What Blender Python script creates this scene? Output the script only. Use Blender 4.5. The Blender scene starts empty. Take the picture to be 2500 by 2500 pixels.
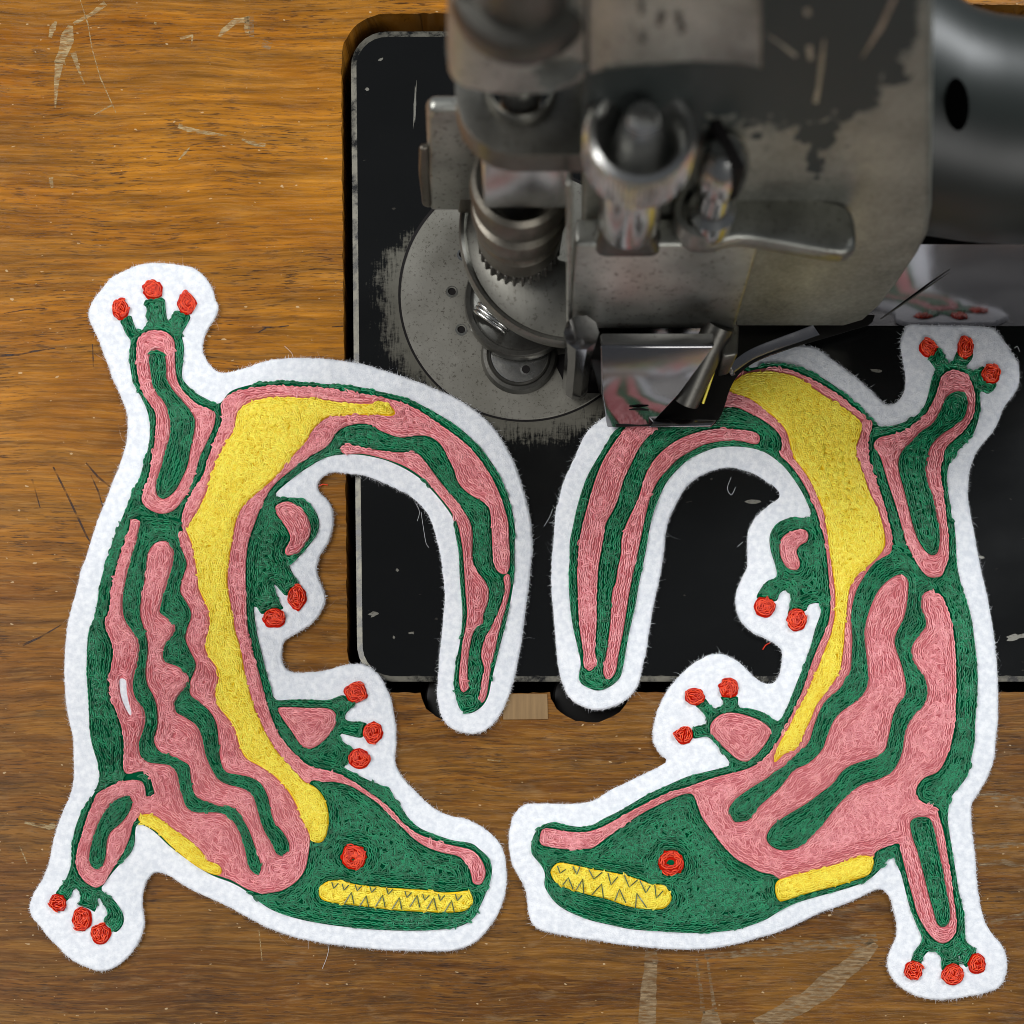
import bpy, bmesh, math, random
import numpy as np
from mathutils import Vector, Matrix

# ---------------------------------------------------------------- camera, light, exposure
S = 0.1124e-3            # metres per reference unit on the table plane
CAMH = 0.400             # lens height above the table
NAD = 2600.0             # foot point of the camera, in reference units (below the picture)
scene = bpy.context.scene
cam = bpy.data.cameras.new('camera')
camo = bpy.data.objects.new('camera', cam)
scene.collection.objects.link(camo)
camo.location = (0.0, (1250 - NAD) * S, CAMH)
cam.sensor_width = 36.0
cam.lens = 36.0 * CAMH / (2500 * S)
cam.shift_y = (NAD - 1250) / 2500.0
cam.clip_start = 0.005
cam.clip_end = 20.0
cam.dof.use_dof = True
cam.dof.focus_distance = CAMH - 0.002
cam.dof.aperture_fstop = 7.6
scene.camera = camo

world = bpy.data.worlds.new('World')
scene.world = world
world.use_nodes = True
bg = world.node_tree.nodes['Background']
bg.inputs[0].default_value = (0.84, 0.90, 1.0, 1)
bg.inputs[1].default_value = 0.12

def area(name, loc, target, sx, sy, power, col):
    l = bpy.data.lights.new(name, 'AREA')
    l.shape = 'RECTANGLE'; l.size = sx; l.size_y = sy; l.energy = power; l.color = col
    o = bpy.data.objects.new(name, l)
    o.location = loc
    o.rotation_euler = (Vector(target) - Vector(loc)).to_track_quat('-Z', 'Y').to_euler()
    scene.collection.objects.link(o)
    return o
area('window_light', (-1.25, 0.22, 1.15), (0, 0, 0.02), 1.3, 0.9, 29.5, (1.0, 0.985, 0.97))
area('front_fill_light', (0.55, -1.55, 0.95), (0, 0, 0.04), 1.0, 0.8, 12.0, (1.0, 0.98, 0.95))  # added fill, brightens the front faces of the machine head
area('back_window_light', (1.10, 1.05, 1.20), (0, 0, 0.05), 0.6, 0.5, 26.0, (0.95, 0.98, 1.0))

scene.view_settings.view_transform = 'Standard'
scene.view_settings.look = 'None'
scene.view_settings.exposure = 0.0
scene.view_settings.gamma = 1.0
scene.view_settings.use_curve_mapping = False
scene.cycles.use_denoising = True
scene.cycles.max_bounces = 8
scene.cycles.filter_width = 1.0

# ---------------------------------------------------------------- helpers
rng = np.random.default_rng(7)
random.seed(7)
COL = scene.collection

def U(px, py, z=0.0):
    """reference point at height z (mm) -> world"""
    k = (CAMH - z * 1e-3) / CAMH
    return Vector(((px - 1250) * S * k, (1250 - NAD) * S + (NAD - py) * S * k, z * 1e-3))

def tag(o, label=None, cat=None, group=None, kind=None):
    if label: o['label'] = label
    if cat: o['category'] = cat
    if group: o['group'] = group
    if kind: o['kind'] = kind
    return o

def empty(name, loc):
    o = bpy.data.objects.new(name, None)
    o.location = loc; o.empty_display_size = 0.01
    COL.objects.link(o)
    return o

def link(name, me, mat, parent=None, smooth=35):
    me.name = name
    for m in (mat if isinstance(mat, (list, tuple)) else [mat]):
        me.materials.append(m)
    o = bpy.data.objects.new(name, me)
    COL.objects.link(o)
    if parent is not None:
        o.parent = parent
        if parent.parent is None and parent.type == 'EMPTY':
            o.matrix_parent_inverse = Matrix.Translation(-Vector(parent.location))
    if smooth:
        me.polygons.foreach_set('use_smooth', np.ones(len(me.polygons), bool))
        me.set_sharp_from_angle(angle=math.radians(smooth))
    return o

def from_bm(name, bm, mat, parent=None, smooth=35):
    me = bpy.data.meshes.new(name)
    bm.normal_update()
    bm.to_mesh(me); bm.free()
    return link(name, me, mat, parent, smooth)

def smooth_poly(poly, n=4):
    p = np.array(poly, float); a = np.roll(p, 1, 0); b = p; c = np.roll(p, -1, 0); d = np.roll(p, -2, 0)
    out = []
    for i in range(n):
        t = i / n
        out.append(0.5 * ((2 * b) + (-a + c) * t + (2 * a - 5 * b + 4 * c - d) * t * t + (-a + 3 * b - 3 * c + d) * t ** 3))
    return np.stack(out, 1).reshape(-1, 2)

def resample(p, step):
    q = np.vstack([p, p[:1]])
    dl = np.hypot(*np.diff(q, axis=0).T)
    s = np.concatenate([[0], np.cumsum(dl)])
    n = max(8, int(s[-1] / step))
    t = np.linspace(0, s[-1], n, endpoint=False)
    return np.stack([np.interp(t, s, q[:, 0]), np.interp(t, s, q[:, 1])], 1)

def signed_area(p):
    return 0.5 * np.sum(p[:, 0] * np.roll(p[:, 1], -1) - np.roll(p[:, 0], -1) * p[:, 1])

def inset(p, d):
    """move a closed loop inwards by d"""
    if signed_area(p) < 0: d = -d
    t = np.roll(p, -1, 0) - np.roll(p, 1, 0)
    t /= np.maximum(np.hypot(t[:, 0], t[:, 1]), 1e-6)[:, None]
    return p + np.stack([-t[:, 1], t[:, 0]], 1) * d

def fill_sheet(bm, loops, z):
    """flat sheet with holes; loops of (x, y) reference units; returns vert lists"""
    edges = []; out = []
    for lp in loops:
        vs = [bm.verts.new(U(x, y, z)) for x, y in lp]
        out.append(vs)
        for i in range(len(vs)):
            edges.append(bm.edges.new((vs[i], vs[(i + 1) % len(vs)])))
    r = bmesh.ops.triangle_fill(bm, use_beauty=True, use_dissolve=False, edges=edges)
    for f in [g for g in r['geom'] if isinstance(g, bmesh.types.BMFace)]:
        f.normal_update()
        if f.normal.z < 0: f.normal_flip()
    return out

def skirt(bm, va, vb, mat_index=0):
    n = len(va)
    fs = []
    for i in range(n):
        try:
            f = bm.faces.new((va[i], va[(i + 1) % n], vb[(i + 1) % n], vb[i])); f.material_index = mat_index; fs.append(f)
        except ValueError:
            pass
    return fs

def loft(name, loops, mat, parent=None, bevel=0.0, smooth=40, seg=3):
    """closed solid through loops [(points, z), ...] of equal length"""
    bm = bmesh.new()
    rings = [[bm.verts.new(U(x, y, z)) for x, y in pts] for pts, z in loops]
    for a, b in zip(rings, rings[1:]):
        skirt(bm, a, b)
    bm.faces.new(rings[0]); bm.faces.new(rings[-1])
    bmesh.ops.recalc_face_normals(bm, faces=bm.faces)
    if bevel:
        bm.normal_update()
        es = [e for e in bm.edges if len(e.link_faces) == 2 and e.calc_face_angle(0) > math.radians(32)]
        bmesh.ops.bevel(bm, geom=es, offset=bevel * 1e-3, segments=seg, profile=0.5, affect='EDGES', clamp_overlap=True)
    return from_bm(name, bm, mat, parent, smooth)

def solid(name, plan, z0, z1, mat, parent=None, bevel=0.0, taper=None, smooth=40):
    """vertical prism: plan in reference units on the table plane (true verticals)"""
    bm = bmesh.new()
    def ring(z, k):
        return [bm.verts.new(((x - 1250) * S, (1250 - y) * S, z * 1e-3)) for x, y in k]
    a = ring(z0, plan); b = ring(z1, taper if taper is not None else plan)
    skirt(bm, a, b); bm.faces.new(a); bm.faces.new(b)
    bmesh.ops.recalc_face_normals(bm, faces=bm.faces)
    if bevel:
        bm.normal_update()
        es = [e for e in bm.edges if len(e.link_faces) == 2 and e.calc_face_angle(0) > math.radians(32)]
        bmesh.ops.bevel(bm, geom=es, offset=bevel * 1e-3, segments=3, profile=0.5, affect='EDGES', clamp_overlap=True)
    return from_bm(name, bm, mat, parent, smooth)

def lathe(name, cx, cy, prof, mat, parent=None, seg=72, knurl=None, smooth=35, tilt=None):
    """revolve [(radius_units, z_mm)] about the vertical through plan point (cx, cy)"""
    bm = bmesh.new()
    X = (cx - 1250) * S; Y = (1250 - cy) * S
    rings = []
    for j, (r, z) in enumerate(prof):
        if r <= 1e-6:
            rings.append([bm.verts.new((X, Y, z * 1e-3))]); continue
        row = []
        for i in range(seg):
            a = 2 * math.pi * i / seg
            rr = r
            if knurl and j in knurl and i % 2: rr = r * 0.95
            row.append(bm.verts.new((X + rr * S * math.cos(a), Y + rr * S * math.sin(a), z * 1e-3)))
        rings.append(row)
    for a, b in zip(rings, rings[1:]):
        if len(a) == 1 and len(b) == 1: continue
        for i in range(seg):
            k = (i + 1) % seg
            if len(a) == 1: bm.faces.new((a[0], b[i], b[k]))
            elif len(b) == 1: bm.faces.new((a[i], a[k], b[0]))
            else: bm.faces.new((a[i], a[k], b[k], b[i]))
    bmesh.ops.recalc_face_normals(bm, faces=bm.faces)
    return from_bm(name, bm, mat, parent, smooth)

def tube_arrays(pts, r, sides=6):
    """pts (n,3) world, r scalar or (n,) -> verts, faces"""
    pts = np.asarray(pts, float); n = len(pts)
    r = np.broadcast_to(np.asarray(r, float), (n,))
    t = np.gradient(pts, axis=0); t /= np.maximum(np.linalg.norm(t, axis=1), 1e-12)[:, None]
    up = np.array([0.0, 0, 1.0]) if abs(t[0][2]) < 0.9 else np.array([1.0, 0, 0])
    u = np.cross(t, up); u /= np.maximum(np.linalg.norm(u, axis=1), 1e-9)[:, None]
    v = np.cross(u, t)
    a = np.linspace(0, 2 * np.pi, sides, endpoint=False)
    V = pts[:, None] + r[:, None, None] * (np.cos(a)[None, :, None] * u[:, None] + np.sin(a)[None, :, None] * v[:, None])
    F = []
    for i in range(n - 1):
        for k in range(sides):
            F.append((i * sides + k, i * sides + (k + 1) % sides, (i + 1) * sides + (k + 1) % sides, (i + 1) * sides + k))
    F.append(tuple(range(sides))[::-1]); F.append(tuple((n - 1) * sides + k for k in range(sides)))
    return V.reshape(-1, 3), F

def tube(name, pts, r, mat, parent=None, sides=8):
    V, F = tube_arrays(pts, r, sides)
    me = bpy.data.meshes.new(name); me.from_pydata(V.tolist(), [], F)
    return link(name, me, mat, parent, 60)

# ---------------------------------------------------------------- materials
class NT:
    def __init__(s, name):
        s.m = bpy.data.materials.new(name); s.m.use_nodes = True
        s.t = s.m.node_tree; s.n = s.t.nodes; s.l = s.t.links
        s.b = s.n['Principled BSDF']; s.out = s.n['Material Output']
    def node(s, typ, **kw):
        n = s.n.new(typ)
        for k, v in kw.items(): setattr(n, k, v)
        return n
    def put(s, sock, v):
        if isinstance(v, bpy.types.NodeSocket): s.l.new(v, sock)
        else: sock.default_value = v
    def coord(s):
        return s.node('ShaderNodeTexCoord').outputs['Object']
    def mapping(s, v, scale=(1, 1, 1), loc=(0, 0, 0), rot=(0, 0, 0)):
        n = s.node('ShaderNodeMapping'); s.l.new(v, n.inputs['Vector'])
        n.inputs['Scale'].default_value = scale; n.inputs['Location'].default_value = loc; n.inputs['Rotation'].default_value = rot
        return n.outputs[0]
    def noise(s, v, scale, detail=3, rough=0.55, dist=0.0):
        n = s.node('ShaderNodeTexNoise'); s.l.new(v, n.inputs['Vector'])
        n.inputs['Scale'].default_value = scale; n.inputs['Detail'].default_value = detail
        n.inputs['Roughness'].default_value = rough; n.inputs['Distortion'].default_value = dist
        return n.outputs['Fac']
    def ramp(s, f, a, b, ca=(0, 0, 0, 1), cb=(1, 1, 1, 1), interp='LINEAR'):
        n = s.node('ShaderNodeValToRGB'); s.l.new(f, n.inputs[0]); n.color_ramp.interpolation = interp
        e = n.color_ramp.elements; e[0].position = a; e[1].position = b; e[0].color = ca; e[1].color = cb
        return n.outputs[0]
    def mix(s, f, a, b, blend='MIX'):
        n = s.node('ShaderNodeMix', data_type='RGBA', blend_type=blend)
        s.put(n.inputs[0], f); s.put(n.inputs[6], a); s.put(n.inputs[7], b)
        return n.outputs[2]
    def math(s, op, a, b=0.0, c=None, clamp=False):
        n = s.node('ShaderNodeMath', operation=op); n.use_clamp = clamp
        s.put(n.inputs[0], a); s.put(n.inputs[1], b)
        if c is not None: s.put(n.inputs[2], c)
        return n.outputs[0]
    def rangemap(s, v, a, b, c=0.0, d=1.0):
        n = s.node('ShaderNodeMapRange'); s.put(n.inputs[0], v)
        for i, x in enumerate((a, b, c, d)): n.inputs[i + 1].default_value = x
        return n.outputs[0]
    def xyz(s, v):
        n = s.node('ShaderNodeSeparateXYZ'); s.l.new(v, n.inputs[0]); return n.outputs
    def bump(s, h, strength=0.3, dist=0.001):
        n = s.node('ShaderNodeBump'); s.l.new(h, n.inputs['Height'])
        n.inputs['Strength'].default_value = strength; n.inputs['Distance'].default_value = dist
        s.l.new(n.outputs[0], s.b.inputs['Normal'])
    def set(s, **kw):
        for k, v in kw.items(): s.put(s.b.inputs[k.replace('_', ' ')], v)
        return s

def rgb(r, g, b):
    f = lambda c: ((c / 255 + 0.055) / 1.055) ** 2.4 if c > 10 else c / 255 / 12.92
    return (f(r), f(g), f(b), 1.0)

def mat_thread(name, lo, hi, rough=0.42):
    n = NT(name)
    g = n.node('ShaderNodeNewGeometry')
    c = n.mix(g.outputs['Random Per Island'], lo, hi)
    n.set(Base_Color=c, Roughness=rough)
    n.b.inputs['Specular IOR Level'].default_value = 0.5
    n.b.inputs['Coat Weight'].default_value = 0.6
    n.b.inputs['Coat Roughness'].default_value = 0.14
    return n.m

def mat_pad(name, col):
    n = NT(name); n.set(Base_Color=col, Roughness=0.95); n.b.inputs['Specular IOR Level'].default_value = 0.05
    return n.m

M = {}
M['green_pad'] = mat_pad('green_underlay', (0.0, 0.075, 0.029, 1))
M['pink_pad'] = mat_pad('pink_underlay', (0.62, 0.165, 0.185, 1))
M['yellow_pad'] = mat_pad('yellow_underlay', (0.78, 0.51, 0.012, 1))
M['red_pad'] = mat_pad('red_underlay', (0.45, 0.010, 0.003, 1))
M['green'] = mat_thread('green_thread', (0.0, 0.10, 0.038, 1), (0.0, 0.30, 0.125, 1), 0.34)
M['pink'] = mat_thread('pink_thread', (0.72, 0.20, 0.22, 1), (0.97, 0.45, 0.47, 1))
M['yellow'] = mat_thread('yellow_thread', (0.90, 0.66, 0.012, 1), (1.0, 0.90, 0.10, 1))
M['red'] = mat_thread('red_thread', (0.62, 0.018, 0.003, 1), (1.0, 0.095, 0.016, 1))
M['dark_green'] = mat_thread('dark_green_thread', (0.004, 0.05, 0.02, 1), (0.01, 0.10, 0.04, 1))

def mat_felt():
    n = NT('white_felt'); v = n.coord()
    a = n.noise(v, 620, 3, 0.6)
    b = n.noise(v, 4200, 3, 0.7)
    c = n.mix(n.ramp(a, 0.36, 0.64), (0.67, 0.70, 0.75, 1), (0.82, 0.84, 0.87, 1))
    n.set(Base_Color=c, Roughness=0.95)
    n.b.inputs['Sheen Weight'].default_value = 0.1
    n.b.inputs['Sheen Roughness'].default_value = 0.6
    n.b.inputs['Specular IOR Level'].default_value = 0.15
    n.bump(n.math('ADD', n.math('MULTIPLY', a, 0.9), n.math('MULTIPLY', b, 0.5)), 0.55, 0.0005)
    return n.m
M['felt'] = mat_felt()
n = NT('felt_fibre'); n.set(Base_Color=(0.86, 0.88, 0.92, 1), Roughness=0.8); M['fibre'] = n.m

def wood_nodes(n, light=False):
    v = n.coord()
    warp = n.noise(v, 22, 2, 0.5)
    x, y, z = n.xyz(v)
    # grain runs along X, gently wavy
    yy = n.math('ADD', y, n.math('MULTIPLY', warp, 0.006))
    cmb = n.node('ShaderNodeCombineXYZ'); n.l.new(x, cmb.inputs[0]); n.l.new(yy, cmb.inputs[1])
    g = cmb.outputs[0]
    streak = n.noise(n.mapping(g, (26, 560, 1)), 1.0, 6, 0.62)
    fine = n.noise(n.mapping(g, (110, 1900, 1)), 1.0, 4, 0.6)
    pore = n.noise(n.mapping(g, (190, 2300, 1), (3.1, 7.7, 0)), 1.0, 3, 0.6)
    big = n.noise(n.mapping(v, (13, 22, 1), (2.0, 5.3, 0)), 1.0, 4, 0.6, 0.6)
    mid = n.noise(n.mapping(v, (45, 75, 1), (9.0, 1.3, 0)), 1.0, 4, 0.6, 0.8)
    # amber at the back, blending to darker brown towards the front and right
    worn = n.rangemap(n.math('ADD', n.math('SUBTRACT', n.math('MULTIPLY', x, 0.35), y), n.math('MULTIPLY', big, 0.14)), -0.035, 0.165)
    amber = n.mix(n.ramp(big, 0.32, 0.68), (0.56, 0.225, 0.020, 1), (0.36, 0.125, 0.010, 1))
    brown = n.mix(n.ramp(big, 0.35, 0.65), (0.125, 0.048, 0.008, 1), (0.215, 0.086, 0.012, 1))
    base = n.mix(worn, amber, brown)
    # broad wandering figure of the veneer
    fig = n.noise(n.mapping(g, (4, 48, 1), (1.7, 3.3, 0)), 1.0, 5, 0.6, 2.2)
    base = n.mix(n.math('MULTIPLY', n.ramp(fig, 0.46, 0.60), 0.42), base, n.mix(0.75, base, (0.055, 0.020, 0.005, 1)))
    base = n.mix(n.math('MULTIPLY', n.ramp(fig, 0.50, 0.36), 0.30), base, n.mix(0.5, base, (0.70, 0.34, 0.06, 1)))
    base = n.mix(n.ramp(streak, 0.30, 0.72), n.mix(0.74, base, (0.026, 0.010, 0.003, 1)), base)
    base = n.mix(n.math('MULTIPLY', n.ramp(fine, 0.50, 0.78), 0.45), base, n.mix(0.5, base, (0.62, 0.36, 0.13, 1)))
    base = n.mix(n.math('MULTIPLY', n.ramp(mid, 0.52, 0.75), 0.40), base, n.mix(0.6, base, (0.16, 0.045, 0.012, 1)))
    pm = n.ramp(pore, 0.535, 0.625)
    base = n.mix(n.math('MULTIPLY', n.math('MULTIPLY', pm, n.ramp(n.noise(n.mapping(v, (30, 55, 1), (6, 2, 0)), 1.0, 3, 0.6), 0.36, 0.62)), 0.8), base, (0.022, 0.009, 0.004, 1))
    # bleached rubbed patches and grime on the worn front
    rub = n.math('MULTIPLY', n.ramp(n.noise(n.mapping(v, (60, 190, 1), (4, 4, 0)), 1.0, 5, 0.65), 0.58, 0.74), worn)
    base = n.mix(n.math('MULTIPLY', rub, 0.38), base, (0.33, 0.23, 0.125, 1))
    grime = n.math('MULTIPLY', n.ramp(n.noise(n.mapping(v, (38, 170, 1), (14, 9, 0)), 1.0, 5, 0.7), 0.52, 0.68), n.math('ADD', n.math('MULTIPLY', worn, 0.75), 0.12))
    base = n.mix(n.math('MULTIPLY', grime, 0.62), base, (0.020, 0.012, 0.007, 1))
    # pinhead chips in the varnish
    chip = n.ramp(n.noise(n.mapping(v, (500, 900, 1), (1, 2, 0)), 1.0, 1, 0.4), 0.745, 0.775)
    base = n.mix(n.math('MULTIPLY', chip, 0.55), base, (0.62, 0.47, 0.28, 1))
    return base, streak, fine, pm, worn

def mat_wood():
    n = NT('varnished_wood')
    base, streak, fine, pm, worn = wood_nodes(n)
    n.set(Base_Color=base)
    n.put(n.b.inputs['Roughness'], n.math('ADD', n.math('MULTIPLY', fine, 0.28), n.rangemap(worn, 0, 1, 0.16, 0.28)))
    n.b.inputs['Specular IOR Level'].default_value = 0.22
    n.bump(n.math('SUBTRACT', n.math('MULTIPLY', streak, 0.5), n.math('MULTIPLY', pm, 0.7)), 0.35, 0.00025)
    return n.m
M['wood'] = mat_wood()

def mat_scuff(name, col, lo, hi):
    """bare, varnish-free marks: ragged see-through edges"""
    n = NT(name); v = n.coord()
    gr = n.noise(n.mapping(v, (160, 2300, 1)), 1.0, 4, 0.6)
    base = n.mix(n.ramp(gr, 0.32, 0.66), tuple(c * 0.42 for c in col[:3]) + (1,), col)
    n.set(Base_Color=base, Roughness=0.6)
    a = n.noise(n.mapping(v, (350, 1400, 1)), 1.0, 3, 0.6)
    n.put(n.b.inputs['Alpha'], n.math('MULTIPLY', n.ramp(a, lo, hi), 0.8))
    return n.m
M['scuff'] = mat_scuff('bare_scuff', (0.36, 0.245, 0.125, 1), 0.30, 0.60)
M['scuff_faint'] = mat_scuff('faint_scuff', (0.36, 0.26, 0.145, 1), 0.42, 0.72)
M['scratch'] = mat_scuff('scratch_light', (0.58, 0.42, 0.20, 1), 0.36, 0.60)
n = NT('scratch_dark'); n.set(Base_Color=(0.025, 0.008, 0.003, 1), Roughness=0.6)
n.put(n.b.inputs['Alpha'], n.ramp(n.noise(n.mapping(n.coord(), (300, 300, 1)), 1.0, 2, 0.5), 0.3, 0.62)); M['scratch_dark'] = n.m

def mat_rawwood():
    n = NT('raw_pine'); v = n.coord()
    g = n.noise(n.mapping(v, (900, 70, 1)), 1.0, 4, 0.6)
    n.set(Base_Color=n.mix(g, (0.13, 0.075, 0.028, 1), (0.29, 0.18, 0.075, 1)), Roughness=0.7)
    n.bump(g, 0.3, 0.0003)
    return n.m
M['raw'] = mat_rawwood()

def mat_dark(name, c, r=0.7):
    n = NT(name); n.set(Base_Color=c, Roughness=r); n.b.inputs['Specular IOR Level'].default_value = 0.25; return n.m
M['void'] = mat_dark('dark_gap', (0.004, 0.003, 0.003, 1), 0.8)
n = NT('oil_hole_black'); n.set(Base_Color=(0.001, 0.001, 0.001, 1), Roughness=1.0); n.b.inputs['Specular IOR Level'].default_value = 0.0; M['hole'] = n.m
M['black'] = mat_dark('blackened_steel', (0.006, 0.0055, 0.005, 1), 0.4)

def steel(name, a, b, rough=0.42, metal=0.9, speck=0.5, sc=1.0):
    n = NT(name); v = n.coord()
    big = n.noise(v, 60 * sc, 4, 0.6)
    sp = n.noise(v, 1500 * sc, 3, 0.65)
    c = n.mix(n.ramp(big, 0.3, 0.7), a, b)
    c = n.mix(n.math('MULTIPLY', n.ramp(sp, 0.56, 0.70), speck), c, (0.045, 0.036, 0.026, 1))
    n.set(Base_Color=c, Metallic=metal)
    n.put(n.b.inputs['Roughness'], n.math('ADD', n.math('MULTIPLY', big, 0.22), rough - 0.1))
    n.bump(sp, 0.10, 0.0002)
    return n.m
M['plate_steel'] = steel('speckled_steel', (0.175, 0.168, 0.140, 1), (0.25, 0.242, 0.212, 1), 0.50, 0.6, 0.8)
M['steel'] = steel('dull_steel', (0.125, 0.127, 0.112, 1), (0.52, 0.525, 0.48, 1), 0.38, 0.85, 0.6, 0.5)
M['steel_mid'] = steel('grey_steel', (0.085, 0.083, 0.072, 1), (0.22, 0.215, 0.19, 1), 0.36, 0.88, 0.5, 0.5)
M['steel_bright'] = steel('bright_steel', (0.36, 0.362, 0.345, 1), (0.62, 0.62, 0.60, 1), 0.24, 0.97, 0.25, 0.6)
M['steel_brown'] = steel('brown_steel', (0.07, 0.063, 0.050, 1), (0.20, 0.185, 0.155, 1), 0.38, 0.9, 0.5, 0.6)
M['steel_dark'] = steel('dark_steel', (0.06, 0.058, 0.052, 1), (0.14, 0.136, 0.122, 1), 0.36, 0.85, 0.4, 0.6)
n = NT('polished_nickel'); v = n.coord(); n.set(Base_Color=(0.27, 0.265, 0.27, 1), Metallic=1.0, Roughness=0.15)
n.bump(n.noise(v, 130, 2, 0.5), 0.05, 0.0006); M['mirror'] = n.m
n = NT('polished_arm_base'); v = n.coord(); n.set(Base_Color=(0.36, 0.35, 0.36, 1), Metallic=1.0, Roughness=0.10)
n.bump(n.noise(v, 70, 2, 0.5), 0.06, 0.0015); M['mirror_dark'] = n.m

def mat_enamel(name, wear=None, paint=(0.0045, 0.0048, 0.0048, 1), prough=0.13, bare=((0.12, 0.112, 0.085, 1), (0.25, 0.24, 0.20, 1)), bmet=0.6):
    n = NT(name); v = n.coord()
    scr = n.ramp(n.noise(n.mapping(v, (260, 500, 260)), 1.0, 2, 0.5), 0.73, 0.76)
    base = n.mix(n.math('MULTIPLY', scr, 0.25), paint, (0.10, 0.09, 0.075, 1))
    smear = n.noise(n.mapping(v, (22, 40, 30)), 1.0, 4, 0.6)
    prough = n.math('ADD', n.math('MULTIPLY', smear, 0.22), prough - 0.06)
    met = 0.0; rg = prough
    if wear is not None:
        w = wear(n, v)
        st = n.noise(v, 900, 3, 0.6)
        base = n.mix(w, base, n.mix(n.math('ADD', n.math('MULTIPLY', st, 0.5), n.math('MULTIPLY', n.ramp(n.noise(v, 42, 6, 0.68), 0.30, 0.66), 0.55)), bare[0], bare[1]))
        met = n.math('MULTIPLY', w, bmet); rg = n.mix(w, prough, (0.5, 0.5, 0.5, 1))
    n.set(Base_Color=base, Roughness=rg, Metallic=met)
    n.b.inputs['Specular IOR Level'].default_value = 0.40
    return n.m

PLATE_C = (1282, 720); PLATE_R = 306
def bed_wear(n, v):
    c = U(*PLATE_C)
    d = n.node('ShaderNodeVectorMath', operation='DISTANCE'); n.l.new(v, d.inputs[0]); d.inputs[1].default_value = c
    x, y, z = n.xyz(v)
    ring = n.rangemap(d.outputs['Value'], 305 * S, 445 * S, 1.0, 0.0)
    low = n.rangemap(y, U(0, 470).y, U(0, 640).y, 0.0, 1.0)
    stv = n.noise(n.mapping(v, (1500, 150, 1)), 1.0, 5, 0.7)
    sth = n.noise(n.mapping(v, (420, 1500, 1), (5, 3, 0)), 1.0, 4, 0.7)
    blot = n.noise(v, 230, 4, 0.65)
    f = n.math('ADD', n.math('MULTIPLY', stv, 0.55), n.math('ADD', n.math('MULTIPLY', sth, 0.25), n.math('MULTIPLY', blot, 0.45)))
    t = n.math('ADD', f, n.math('MULTIPLY', n.math('SUBTRACT', n.math('MULTIPLY', ring, low), 0.5), 0.55))
    a = n.math('MULTIPLY', n.ramp(t, 0.67, 0.82), 0.62)
    # rubbed rim along the left edge
    xe = n.math('SUBTRACT', x, n.math('ADD', U(858, 250).x, n.math('MULTIPLY', y, -0.0088)))
    edge = n.math('ADD', xe, n.math('MULTIPLY', n.math('SUBTRACT', n.noise(n.mapping(v, (700, 260, 1)), 1.0, 4, 0.7), 0.5), 26 * S))
    e = n.rangemap(edge, 15 * S, 19 * S, 1.0, 0.0)
    yb = n.math('SUBTRACT', y, U(0, 1664).y)
    eb = n.rangemap(n.math('ADD', yb, n.math('MULTIPLY', n.math('SUBTRACT', n.noise(n.mapping(v, (300, 700, 1)), 1.0, 4, 0.7), 0.5), 30 * S)), 6 * S, 13 * S, 0.7, 0.0)
    return n.math('MAXIMUM', a, n.math('MAXIMUM', e, eb), clamp=True)
M['bed'] = mat_enamel('worn_black_enamel', bed_wear)
def rim_wear(n, v):
    return n.math('MULTIPLY', n.ramp(n.noise(v, 150, 5, 0.75), 0.40, 0.58), 0.8)
M['bed_rim'] = mat_enamel('rubbed_enamel_rim', rim_wear)
def plate_wear(n, v):
    x, y, z = n.xyz(v)
    a = n.noise(n.mapping(v, (75, 75, 75), (1.2, 0, 3.4)), 1.0, 5, 0.62, 0.4)
    st = n.noise(n.mapping(v, (260, 260, 60), (0, 0, 0)), 1.0, 3, 0.6)
    h = n.rangemap(z, 0.074, 0.104, 0.32, -0.34)
    e = n.rangemap(x, 0.070, 0.080, 0.0, 0.40)
    spot = n.rangemap(n.noise(n.mapping(v, (55, 55, 40), (7.0, 0, 2.2)), 1.0, 3, 0.6), 0.60, 0.72, 0.0, -0.55)
    t = n.math('ADD', n.math('ADD', n.math('MULTIPLY', a, 0.85), n.math('MULTIPLY', n.math('ADD', n.math('MULTIPLY', st, 0.6), n.math('MULTIPLY', n.noise(v, 520, 4, 0.7), 0.5)), 0.3)), n.math('ADD', n.math('ADD', h, e), spot))
    return n.ramp(t, 0.50, 0.575)
M['face'] = mat_enamel('worn_face_paint', plate_wear, (0.030, 0.036, 0.034, 1), 0.48, ((0.045, 0.045, 0.036, 1), (0.42, 0.42, 0.36, 1)), 0.6)
n = NT('arm_enamel'); v = n.coord(); n.set(Base_Color=(0.012, 0.016, 0.014, 1), Roughness=0.42)
n.b.inputs['Specular IOR Level'].default_value = 0.5
n.bump(n.noise(v, 60, 2, 0.5), 0.05, 0.001); M['arm'] = n.m
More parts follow.
